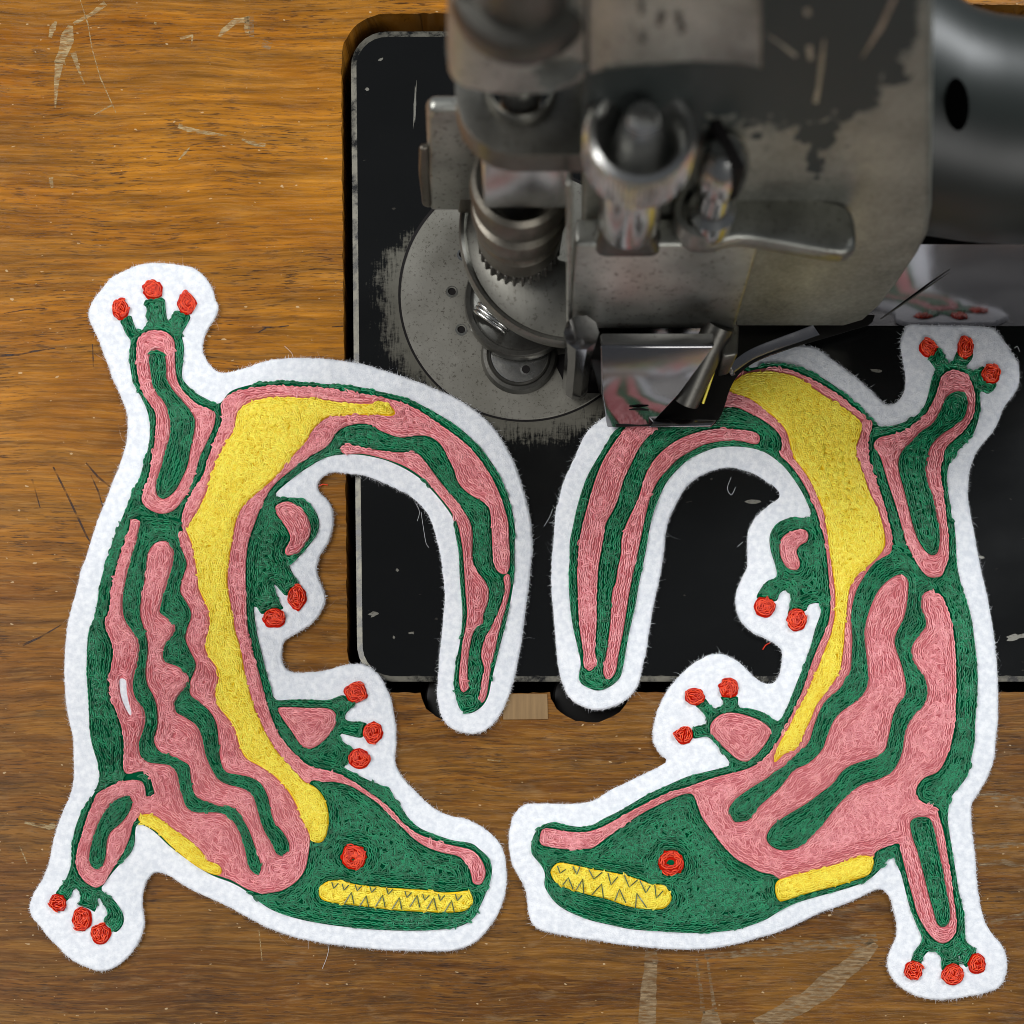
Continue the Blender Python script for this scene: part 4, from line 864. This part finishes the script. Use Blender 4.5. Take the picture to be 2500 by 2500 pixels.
# --- presser foot: dark ring plate with bright rim, sloping mirror tongue, post and needle holder
foot = [(1500, 800), (1490, 1020), (1560, 1040), (1722, 1040), (1752, 1026), (1768, 995), (1782, 950), (1806, 912), (1850, 880), (1920, 853), (2000, 830), (2080, 806), (2130, 786), (2100, 740), (1800, 720), (1600, 740)]
footp = smooth_poly(foot, 3).tolist()
ft = loft('presser_foot', [(footp, 2.2), (footp, 3.4)], M['black'], mc, 0.2)
rimc = smooth_poly([(1800, 922), (1822, 898), (1860, 877), (1920, 855), (1960, 842), (2000, 830)], 4)
rimc = np.array(rimc[:-4])
bm = bmesh.new()
inn = []
for i, (x, y) in enumerate(rimc):
    f = i / (len(rimc) - 1)
    inn.append((x - 12 - 6 * f, y - 20 - 6 * f))
r0 = [bm.verts.new(U(x, y, 2.4)) for x, y in rimc]; r1 = [bm.verts.new(U(x, y, 5.6)) for x, y in inn]
r2 = [bm.verts.new(U(x - 4, y - 6, 6.0)) for x, y in inn]
for A_, B_ in ((r0, r1), (r1, r2)):
    for i in range(len(A_) - 1): bm.faces.new((A_[i], A_[i + 1], B_[i + 1], B_[i]))
from_bm('rim', bm, M['mirror'], ft, 40)
loft('tongue', [([(1482, 1045), (1584, 1045), (1584, 1000), (1482, 1000)], 2.4), ([(1468, 962), (1660, 962), (1660, 930), (1468, 930)], 14), ([(1465, 846), (1745, 846), (1745, 812), (1465, 812)], 26)], M['mirror'], ft, 0.5)
tube('pin_hole', [U(1536, 1000, 9.5), U(1560, 998, 9.7), U(1584, 1001, 9.6)], np.array([1.5, 4, 1.5]) * S, M['void'], ft, 6)
loft('toe_bar', [([(1584, 1045), (1738, 1043), (1752, 1026), (1600, 1024)], 2.4), ([(1584, 1043), (1736, 1041), (1750, 1024), (1600, 1022)], 4.6)], M['mirror'], ft, 0.3)
# needle holder: slanting tube with open end
ha = np.array(U(1672, 978, 8.5)); hb = np.array(U(1758, 790, 22.5))
nh = tube('needle_holder', [ha, ha * 0.7 + hb * 0.3, ha * 0.3 + hb * 0.7, hb], 36 * S, M['steel_dark'], mc, 28)
dirv = (hb - ha) / np.linalg.norm(hb - ha)
tube('bore', [ha - dirv * 0.0003, ha - dirv * 0.0001], 29 * S, M['void'], nh, 24)
tube('needle_thread', [U(1716, 985, 10), U(1738, 920, 14), U(1760, 850, 19)], 3.2 * S, M['yellow'], mc, 8)
loft('holder_clamp', [([(1750, 922), (1778, 916), (1786, 880), (1752, 880)], 10), ([(1764, 872), (1802, 866), (1806, 790), (1764, 790)], 21)], M['steel_mid'], mc, 0.8)
# short polished post in the plate slot
c = plan(1408, 930, 6)
lathe('guide_post', c[0], c[1], [(0, 0.5), (20, 0.6), (30, 2.0), (33, 5), (33, 22), (36, 26), (40, 32), (0, 33)], M['mirror'], mc, 10, smooth=20)
loft('post_holder', [([(1465, 965), (1500, 965), (1500, 850), (1440, 850)], 3), ([(1440, 880), (1520, 880), (1520, 790), (1400, 790)], 16)], M['black'], mc, 0.5)

# ================================================================ embroidered patches
ZT = 1.25          # felt top, mm
def raster(img, poly, val, sc, ox, oy):
    p = (np.array(poly, float) - (ox, oy)) * sc
    x0 = p[:, 0]; y0 = p[:, 1]; x1 = np.roll(x0, -1); y1 = np.roll(y0, -1)
    H, W = img.shape
    for y in range(max(0, int(y0.min())), min(H, int(y0.max()) + 2)):
        yc = y + .5
        m = ((y0 <= yc) & (y1 > yc)) | ((y1 <= yc) & (y0 > yc))
        xs = np.sort(x0[m] + (yc - y0[m]) * (x1[m] - x0[m]) / (y1[m] - y0[m]))
        for a, b in zip(xs[::2], xs[1::2]):
            a = max(0, int(np.ceil(a - .5))); b = min(W, int(np.ceil(b - .5)))
            if b > a: img[y, a:b] = val

def jfa(seed):
    H, W = seed.shape
    yy, xx = np.mgrid[0:H, 0:W].astype(np.float32)
    sy = np.where(seed, yy, np.float32(-9e4)); sx = np.where(seed, xx, np.float32(-9e4))
    best = (yy - sy) ** 2 + (xx - sx) ** 2
    for st in (64, 32, 16, 8, 4, 2, 1, 1):
        for dy in (-st, 0, st):
            for dx in (-st, 0, st):
                if dx == 0 and dy == 0: continue
                a0, a1 = max(0, dy), min(H, H + dy); b0, b1 = max(0, dx), min(W, W + dx)
                c0, c1 = max(0, -dy), min(H, H - dy); d0, d1 = max(0, -dx), min(W, W - dx)
                ny = sy[a0:a1, b0:b1]; nx = sx[a0:a1, b0:b1]
                dd = (yy[c0:c1, d0:d1] - ny) ** 2 + (xx[c0:c1, d0:d1] - nx) ** 2
                m = dd < best[c0:c1, d0:d1]
                best[c0:c1, d0:d1][m] = dd[m]; sy[c0:c1, d0:d1][m] = ny[m]; sx[c0:c1, d0:d1][m] = nx[m]
    return np.sqrt(best)

def blur(a, n=2):
    for _ in range(n):
        a = (a + np.roll(a, 1, 0) + np.roll(a, -1, 0) + np.roll(a, 1, 1) + np.roll(a, -1, 1)) / 5
    return a

SCALE = 0.5
ROW = 9.8           # width of a chain-stitch row, reference units
STL = 14.5          # stitch length

ST_T = np.array([-0.10, 0.14, 0.45, 0.80, 1.20])
ST_O = np.array([0.05, 0.22, 0.27, 0.20, 0.03])
ST_H = np.array([0.07, 0.14, 0.16, 0.14, 0.06])
ST_Z = np.array([0.00, 0.26, 0.36, 0.27, 0.00])

def stitch_mesh(name, st, zb, mat, parent):
    """st rows: x, y, dx, dy, length, width, lift"""
    st = np.array(st, float); n = len(st)
    P = st[:, 0:2]; Dv = st[:, 2:4]; Ln = st[:, 4]; W = st[:, 5]; LZ = st[:, 6]
    Nv = np.stack([-Dv[:, 1], Dv[:, 0]], 1)
    allv = []
    for side in (-1, 1):
        c = P[:, None] + Dv[:, None] * (ST_T[None, :] * Ln[:, None])[..., None] + Nv[:, None] * (side * ST_O[None, :] * W[:, None])[..., None]
        hw = ST_H[None, :] * W[:, None]
        z = zb + LZ[:, None] + ST_Z[None, :] * (W[:, None] / ROW) + (0.03 if side > 0 else 0.0)
        for off, dz in ((-1, -0.22), (-0.42, 0.19), (0.42, 0.19), (1, -0.22)):
            q = c + Nv[:, None] * (off * hw)[..., None]
            allv.append(np.concatenate([q, (z + dz * W[:, None] / ROW)[..., None]], 2))
    V = np.stack(allv, 2)                    # n, 5, 8, 3
    k = (CAMH - V[..., 2] * 1e-3) / CAMH
    k0 = (CAMH - ZT * 1e-3) / CAMH
    X = (V[..., 0] - 1250) * S * k0; Y = (1250 - NAD) * S + (NAD - V[..., 1]) * S * k0
    V = np.stack([X, Y, V[..., 2] * 1e-3], -1).reshape(-1, 3)
    F = []
    for sd in (0, 4):
        for j in range(4):
            for r in range(3):
                F.append((j * 8 + sd + r, j * 8 + sd + r + 1, (j + 1) * 8 + sd + r + 1, (j + 1) * 8 + sd + r))
    F = np.array(F)
    F = (F[None] + (np.arange(n) * 40)[:, None, None]).reshape(-1, 4)
    me = bpy.data.meshes.new(name)
    me.vertices.add(len(V)); me.vertices.foreach_set('co', V.ravel())
    me.loops.add(F.size); me.loops.foreach_set('vertex_index', F.ravel().astype(np.int32))
    me.polygons.add(len(F)); me.polygons.foreach_set('loop_start', np.arange(0, F.size, 4, dtype=np.int32))
    me.update(calc_edges=True)
    o = link(name, me, mat, parent, 0)
    me.polygons.foreach_set('use_smooth', np.ones(len(F), bool))
    o['kind'] = 'stuff'
    return o

def patch_sheet(name, poly, z, mat, parent, rounding=3.0, drop=0.3):
    bm = bmesh.new()
    p = resample(smooth_poly(poly, 4), 7.0)
    q = inset(p, rounding)
    v = fill_sheet(bm, [q.tolist()], z)[0]
    lo = [bm.verts.new(U(x, y, z - drop)) for x, y in p]
    skirt(bm, v, lo)
    bmesh.ops.recalc_face_normals(bm, faces=bm.faces)
    if sum(f.normal.z for f in bm.faces) < 0:
        for f in bm.faces: f.normal_flip()
    return from_bm(name, bm, mat, parent, 40)

def ell(c, n=22):
    t = np.linspace(0, 2 * np.pi, n, endpoint=False)
    r = np.random.default_rng(c[0] * 13 + c[1])
    k = 1 + r.normal(0, 0.06, n)
    return [(c[0] + c[2] * math.cos(a) * kk, c[1] + c[3] * math.sin(a) * kk) for a, kk in zip(t, k)]

def make_patch(D, name, label, seed):
    rg = np.random.default_rng(seed)
    felt_loop = resample(smooth_poly(D['felt'][0], 4), 8.0)
    cx, cy = felt_loop.mean(0)
    root = empty(name, U(cx, cy, 0))
    tag(root, label, 'patch', 'embroidered reptile patches')
    # felt
    bm = bmesh.new()
    lp = felt_loop + rg.normal(0, 0.55, felt_loop.shape)
    e1 = inset(lp, 2.5); e2 = inset(lp, 6.0)
    tv = fill_sheet(bm, [e2.tolist()], ZT)[0]
    r1 = [bm.verts.new(U(x, y, ZT - 0.14)) for x, y in e1]
    r2 = [bm.verts.new(U(x, y, ZT - 0.50)) for x, y in lp]
    r3 = [bm.verts.new(U(x, y, 0.10)) for x, y in lp]
    skirt(bm, tv, r1); skirt(bm, r1, r2); skirt(bm, r2, r3)
    bmesh.ops.recalc_face_normals(bm, faces=bm.faces)
    if max(bm.faces, key=lambda f: f.calc_area()).normal.z < 0:
        for f in bm.faces: f.normal_flip()
    felt = from_bm('felt_backing', bm, M['felt'], root, 70)
    # fuzz: loose fibres on the cut edge and the face
    fuzz(felt_loop, felt, rg)

    # regions, bottom layer first
    regs = []
    def reg(nm, mat, poly, layer, style, lab=None):
        regs.append(dict(name=nm, mat=mat, poly=poly, layer=layer, style=style, label=lab))
    reg('green_ground', 'green', D['base'][0], 0, 'mix')
    reg('pink_body', 'pink', D['pink_body'][0], 1, 'mix')
    reg('green_stripe', 'green', D['green_stripes'][0], 2, 'row')
    for p in D['pink_leg']: reg('pink_leg', 'pink', p, 1, 'row')
    for p in D['green_islands']: reg('green_core', 'green', p, 2, 'row')
    for p in D['pink_small']: reg('pink_stripe', 'pink', p, 2, 'row')
    for p in D['gap']: reg('bare_felt_gap', 'felt', p, 2, 'none', 'slit of bare white felt left unstitched')
    for p in D['yellow']: reg('yellow_band', 'yellow', p, 3, 'curl')
    for p in D['teeth']: reg('yellow_mouth', 'yellow', p, 3, 'curl')
    for c in D['toes']: reg('red_toe', 'red', ell(c), 3, 'row')
    reg('red_eye', 'red', ell(D['eye'][0], 30), 3, 'row')
    reg('pupil', 'green', ell(D['eye'][1], 16), 4, 'none')
    allp = np.array(D['felt'][0], float)
    ox, oy = allp.min(0) - 10; W, H = ((allp.max(0) + 10 - (ox, oy)) * SCALE).astype(int) + 1
    lab = np.full((H, W), -1, np.int16)
    for i, r in enumerate(regs):
        raster(lab, smooth_poly(r['poly'], 4), i, SCALE, ox, oy)
    eyehole = None
    ed = np.zeros((H, W), bool)
    ed[:, 1:] |= lab[:, 1:] != lab[:, :-1]; ed[:, :-1] |= lab[:, 1:] != lab[:, :-1]
    ed[1:] |= lab[1:] != lab[:-1]; ed[:-1] |= lab[1:] != lab[:-1]
    dist = jfa(ed)
    ds = blur(dist, 3)
    gy, gx = np.gradient(ds)
    w = ROW * SCALE; sl = STL * SCALE
    occ = np.zeros((H, W), bool)
    rad = 0.40 * w
    ri = int(math.ceil(rad))
    oyx = [(a, b) for a in range(-ri, ri + 1) for b in range(-ri, ri + 1) if a * a + b * b <= rad * rad + 0.3]
    oyf = [(a, b) for a in range(-ri, ri + 1) for b in range(-ri, ri + 1) if a * a + b * b <= (0.26 * w) ** 2]
    stitches = [[] for _ in regs]
    Hm, Wm = H - 3, W - 3
    for k in range(0, 14):
        lev = (k + 0.52) * w
        cand = np.argwhere((np.abs(dist - lev) < 0.9) & (lab >= 0))
        if len(cand) == 0: continue
        rg.shuffle(cand)
        for (y, x) in cand.tolist():
            rid = lab[y, x]; r = regs[rid]
            stl = r['style']
            if stl == 'none' or occ[y, x]: continue
            if stl == 'curl' and k >= 1: continue
            if stl == 'mix' and k >= 4: continue
            for sgn in (1, -1):
                fx, fy = float(x), float(y)
                if sgn == -1 and not started: break
                started = False
                for step in range(400):
                    ix, iy = int(fx), int(fy)
                    g0 = gx[iy, ix]; g1 = gy[iy, ix]
                    gl = math.hypot(g0, g1)
                    if gl < 0.12: break
                    tx, ty = -g1 / gl * sgn, g0 / gl * sgn
                    nx_, ny_ = fx + tx * sl, fy + ty * sl
                    jx, jy = int(nx_), int(ny_)
                    if not (3 < jx < Wm and 3 < jy < Hm): break
                    # slide back on to the row
                    h0 = gx[jy, jx]; h1 = gy[jy, jx]; hl = math.hypot(h0, h1)
                    if hl > 0.15:
                        e = max(-2.0, min(2.0, dist[jy, jx] - lev))
                        nx_ -= h0 / hl * e; ny_ -= h1 / hl * e
                        jx, jy = int(nx_), int(ny_)
                        if not (3 < jx < Wm and 3 < jy < Hm): break
                    if lab[jy, jx] != rid: break
                    mx, my = (fx + nx_) * .5, (fy + ny_) * .5
                    if occ[int(my), int(mx)] or (step and occ[jy, jx]): break
                    ll = math.hypot(nx_ - fx, ny_ - fy)
                    if ll < 0.5 * sl: break
                    stitches[rid].append((fx / SCALE + ox, fy / SCALE + oy, (nx_ - fx) / ll, (ny_ - fy) / ll, ll / SCALE))
                    started = True
                    for q in range(5):
                        qx = fx + (nx_ - fx) * (q + .5) / 5; qy = fy + (ny_ - fy) * (q + .5) / 5
                        iqx, iqy = int(qx), int(qy)
                        for a, b in oyx: occ[iqy + a, iqx + b] = True
                    fx, fy = nx_, ny_
    # curled filling
    free = (~occ) & (lab >= 0)
    cand = np.argwhere(free & (dist > 0.75 * w))
    rg.shuffle(cand)
    cen = np.zeros((H, W), bool)
    cr = int(1.05 * w)
    for (y, x) in cand.tolist():
        rid = lab[y, x]; stl = regs[rid]['style']
        if stl == 'none' or any(occ[y + a, x + b] for a, b in oyf): continue
        if cen[max(0, y - cr):y + cr + 1, max(0, x - cr):x + cr + 1].any(): continue
        cen[y, x] = True
        R = w * rg.uniform(0.55, 1.15)
        a0 = rg.uniform(0, 6.28); nst = 5 if stl != 'row' else 3
        sg = 1 if rg.random() < .5 else -1
        for q in range(nst):
            a = a0 + sg * q * 2 * math.pi / (nst + 0.4)
            px_, py_ = x + R * math.cos(a), y + R * math.sin(a)
            dx_, dy_ = -math.sin(a) * sg, math.cos(a) * sg
            mx, my = px_ + dx_ * sl * .9, py_ + dy_ * sl * .9
            ix, iy = int(mx), int(my)
            if not (0 <= ix < W and 0 <= iy < H and 0 <= int(py_) < H and 0 <= int(px_) < W): continue
            if lab[iy, ix] != rid or lab[int(py_), int(px_)] != rid: continue
            stitches[rid].append((px_ / SCALE + ox, py_ / SCALE + oy, dx_, dy_, STL * rg.uniform(0.8, 1.15)))
    # single stitches where a row would not fit
    for lim in (0.42, 0.25):
        cand = np.argwhere((~occ) & (lab >= 0) & (dist > lim * w) & (dist < 3.2 * w))
        rg.shuffle(cand)
        for (y, x) in cand.tolist():
            if occ[y, x]: continue
            rid = lab[y, x]
            if regs[rid]['style'] == 'none' or any(occ[y + a, x + b] for a, b in oyf): continue
            g0 = gx[y, x]; g1 = gy[y, x]; gl = math.hypot(g0, g1)
            if gl < 0.05: a = rg.uniform(0, 6.28); tx, ty = math.cos(a), math.sin(a)
            else: tx, ty = -g1 / gl, g0 / gl
            ln = sl * 0.9
            x0_, y0_ = x - tx * ln / 2, y - ty * ln / 2; x1_, y1_ = x + tx * ln / 2, y + ty * ln / 2
            if not (3 < x0_ < Wm and 3 < y0_ < Hm and 3 < x1_ < Wm and 3 < y1_ < Hm): continue
            if lab[int(y0_), int(x0_)] != rid or lab[int(y1_), int(x1_)] != rid: continue
            stitches[rid].append((x0_ / SCALE + ox, y0_ / SCALE + oy, tx, ty, ln / SCALE))
            for q in range(5):
                qx = x0_ + (x1_ - x0_) * (q + .5) / 5; qy = y0_ + (y1_ - y0_) * (q + .5) / 5
                for a, b in oyx: occ[int(qy) + a, int(qx) + b] = True
    tot = 0
    for i, r in enumerate(regs):
        zb = ZT + 0.05 + 0.05 * r['layer']
        if r['name'] == 'red_toe': zb += 0.1
        pad = patch_sheet(r['name'], r['poly'], zb, M[r['mat'] + '_pad'] if r['mat'] != 'felt' else M['felt'], root, 3.0 if r['mat'] != 'felt' else 1.0, 0.12)
        if r['label']: pad['label'] = r['label']
        st = stitches[i]
        if not st: continue
        st = np.array(st)
        n = len(st); tot += n
        ang = rg.normal(0, 0.035 if r['style'] == 'row' else 0.09, n)
        c, s_ = np.cos(ang), np.sin(ang)
        dx, dy = st[:, 2] * c - st[:, 3] * s_, st[:, 2] * s_ + st[:, 3] * c
        wd = ROW * rg.normal(1.0, 0.09, n).clip(0.75, 1.3)
        lift = rg.normal(0.02, 0.025, n).clip(-0.03, 0.1)
        rows = np.stack([st[:, 0] + rg.normal(0, .3, n), st[:, 1] + rg.normal(0, .3, n), dx, dy, st[:, 4], wd, lift], 1)
        stitch_mesh('stitches', rows, zb, M[r['mat']], pad)
        if r['name'] == 'yellow_mouth':
            for zg in D['zig']:
                pts = []
                for (x0, y0), (x1, y1) in zip(zg, zg[1:]):
                    for q in range(4):
                        f = q / 3
                        b = math.sin(math.pi * f)
                        pts.append(tuple(U(x0 + (x1 - x0) * f, y0 + (y1 - y0) * f, zb + 0.66 + 0.08 * b)))
                P3 = [pts[0]] + [p for a_, p in zip(pts, pts[1:]) if (Vector(a_) - Vector(p)).length > 1e-6]
                tube('tooth_stitch', P3, 1.45 * S, M['dark_green'], pad, 5)
    return root, tot

def fuzz(loop, parent, rg):
    V = []; F = []
    def fibre(x, y, z, dx, dy, dz, ln, curl, r):
        n = 5
        t = np.linspace(0, 1, n)
        nx, ny = -dy, dx
        px = x + dx * ln * t + nx * curl * ln * t * t; py = y + dy * ln * t + ny * curl * ln * t * t
        pz = np.maximum(z + dz * t - 0.25 * dz * t * t, 0.06)
        pts = np.array([U(a, b, c) for a, b, c in zip(px, py, pz)])
        v, f = tube_arrays(pts, r * S * np.array([1, 1, .9, .7, .35]), 3)
        o = sum(len(k) for k in V)
        V.append(v); F.extend([tuple(i + o for i in q) for q in f])
    t = np.roll(loop, -1, 0) - np.roll(loop, 1, 0); t /= np.hypot(t[:, 0], t[:, 1])[:, None]
    sg = -1 if signed_area(loop) > 0 else 1
    n_ = np.stack([-t[:, 1], t[:, 0]], 1) * sg
    vcount = [0]
    N = len(loop)
    Vs = []; Fs = []; base = 0
    def add(x, y, z, dx, dy, dz, ln, curl, r):
        nonlocal base
        tt = np.linspace(0, 1, 4)
        px = x + dx * ln * tt - dy * curl * ln * tt * tt; py = y + dy * ln * tt + dx * curl * ln * tt * tt
        pz = np.maximum(z + dz * tt, 0.05)
        k = (CAMH - pz * 1e-3) / CAMH
        pts = np.stack([(px - 1250) * S * k, (1250 - NAD) * S + (NAD - py) * S * k, pz * 1e-3], 1)
        rr = r * S * np.array([1, 1, .8, .35])
        tx, ty = dx, -dy
        nx, ny = -ty, tx
        a = pts + np.stack([nx * rr, ny * rr, 0 * rr], 1); b = pts - np.stack([nx * rr, ny * rr, 0 * rr], 1); c = pts + np.stack([0 * rr, 0 * rr, rr * 1.4], 1)
        Vs.append(np.stack([a, b, c], 1).reshape(-1, 3))
        for i in range(3):
            for q in range(3):
                Fs.append((base + i * 3 + q, base + i * 3 + (q + 1) % 3, base + (i + 1) * 3 + (q + 1) % 3, base + (i + 1) * 3 + q))
        base += 12
    for i in range(N):
        for _ in range(7):
            a = rg.normal(0, 0.8)
            c, s_ = math.cos(a), math.sin(a)
            dx, dy = n_[i][0] * c - n_[i][1] * s_, n_[i][0] * s_ + n_[i][1] * c
            f = rg.random()
            x = loop[i][0] + t[i][0] * 8 * f - n_[i][0] * 1.0; y = loop[i][1] + t[i][1] * 8 * f - n_[i][1] * 1.0
            ln = rg.gamma(2.0, 1.3) + 1.5
            thin = 1.0
            if rg.random() < 0.006: ln *= 4.0; thin = 0.5
            add(x, y, rg.uniform(0.15, ZT), dx, dy, rg.normal(0, 0.25), min(ln, 34), rg.normal(0, 0.9), rg.uniform(0.18, 0.36) * thin)
    me = bpy.data.meshes.new('fuzz'); me.from_pydata(np.concatenate(Vs).tolist(), [], Fs)
    o = link('fuzz', me, M['fibre'], parent, 0); o['kind'] = 'stuff'
    return o

pl_, nl = make_patch(LEFT, 'reptile_patch', 'embroidered white felt reptile patch on the wood, snout pointing right', 11)
pr_, nr = make_patch(RIGHT, 'reptile_patch', 'embroidered white felt reptile patch under the machine head, snout pointing left', 23)
print('stitches', nl, nr)

# ================================================================ loose threads and lint
def snippet(name, pts, r, mat, label):
    p = np.array([U(*q) for q in pts])
    n = len(p); t = np.linspace(0, n - 1, n * 5)
    q = np.stack([np.interp(t, np.arange(n), p[:, i]) for i in range(3)], 1)
    for _ in range(2): q[1:-1] = (q[:-2] + q[1:-1] + q[2:]) / 3
    o = tube(name, q, r * S, mat, None, 6)
    tag(o, label, 'thread')
    return o
snippet('thread_snippet', [(778, 1187, 0.25), (788, 1182, 0.4), (800, 1184, 0.25)], 1.4, M['red'], 'tiny red thread end on the wood beside the upper small hand')
snippet('thread_snippet', [(1862, 1586, 0.2), (1869, 1575, 0.35), (1880, 1569, 0.2)], 1.4, M['red'], 'tiny red thread end lying on the black machine bed')
lint = []
lr = np.random.default_rng(5)
LN = [[(1015, 1228), (1024, 1250), (1018, 1275)], [(1028, 1250), (1034, 1290), (1040, 1325), (1048, 1338)], [(1785, 1165), (1776, 1192), (1786, 1208), (1797, 1187)],
      [(2476, 850), (2484, 846), (2490, 860)], [(1328, 1285), (1342, 1262), (1350, 1240)], [(1800, 1335), (1815, 1322)], [(695, 845), (712, 862), (715, 872)], [(805, 2290), (800, 2330), (785, 2370)]]
Vs = []; Fs = []; b0 = 0
for l in LN:
    c = np.array(l, float); c = np.vstack([2 * c[0] - c[1], c, 2 * c[-1] - c[-2]])
    q = []
    for a_ in range(1, len(c) - 2):
        for t in np.linspace(0, 1, 9)[:-1]:
            q.append(0.5 * (2 * c[a_] + (c[a_ + 1] - c[a_ - 1]) * t + (2 * c[a_ - 1] - 5 * c[a_] + 4 * c[a_ + 1] - c[a_ + 2]) * t * t + (3 * c[a_] - c[a_ - 1] - 3 * c[a_ + 1] + c[a_ + 2]) * t ** 3))
    q = np.array([U(x, y, 0.25) for x, y in q])
    v, f = tube_arrays(q, 0.32 * S, 4)
    Vs.append(v); Fs += [tuple(i + b0 for i in ff) for ff in f]; b0 += len(v)
me = bpy.data.meshes.new('lint'); me.from_pydata(np.concatenate(Vs).tolist(), [], Fs)
lo = link('lint', me, M['fibre'], None, 0)
tag(lo, 'fine pale lint fibres scattered on the black bed and wood', 'lint', kind='stuff')

# chips through the enamel on the bed, each a small bare fleck
for (x, y, a, b, r) in [(2140, 905, 16, 4, 0.1), (1835, 1225, 20, 5, 0.0), (2480, 1555, 22, 8, -0.2), (970, 1392, 4, 3, .5), (912, 1500, 12, 5, -.2), (990, 1170, 10, 3, .4), (962, 1556, 3, 4, 0), (896, 218, 5, 4, 0), (930, 145, 6, 3, -.5), (1013, 255, 3, 48, .04), (2395, 1360, 9, 4, .3), (1005, 1545, 8, 3, 0)]:
    pts = []
    rr = np.random.default_rng(x + y)
    for i in range(12):
        t = 2 * math.pi * i / 12; k = 1 + rr.normal(0, .22)
        px, py = a * math.cos(t) * k, b * math.sin(t) * k
        pts.append((x + px * math.cos(r) - py * math.sin(r), y + px * math.sin(r) + py * math.cos(r)))
    bm = bmesh.new(); fill_sheet(bm, [pts], 0.03)
    from_bm('paint_chip', bm, M['plate_steel'], mc, 0)
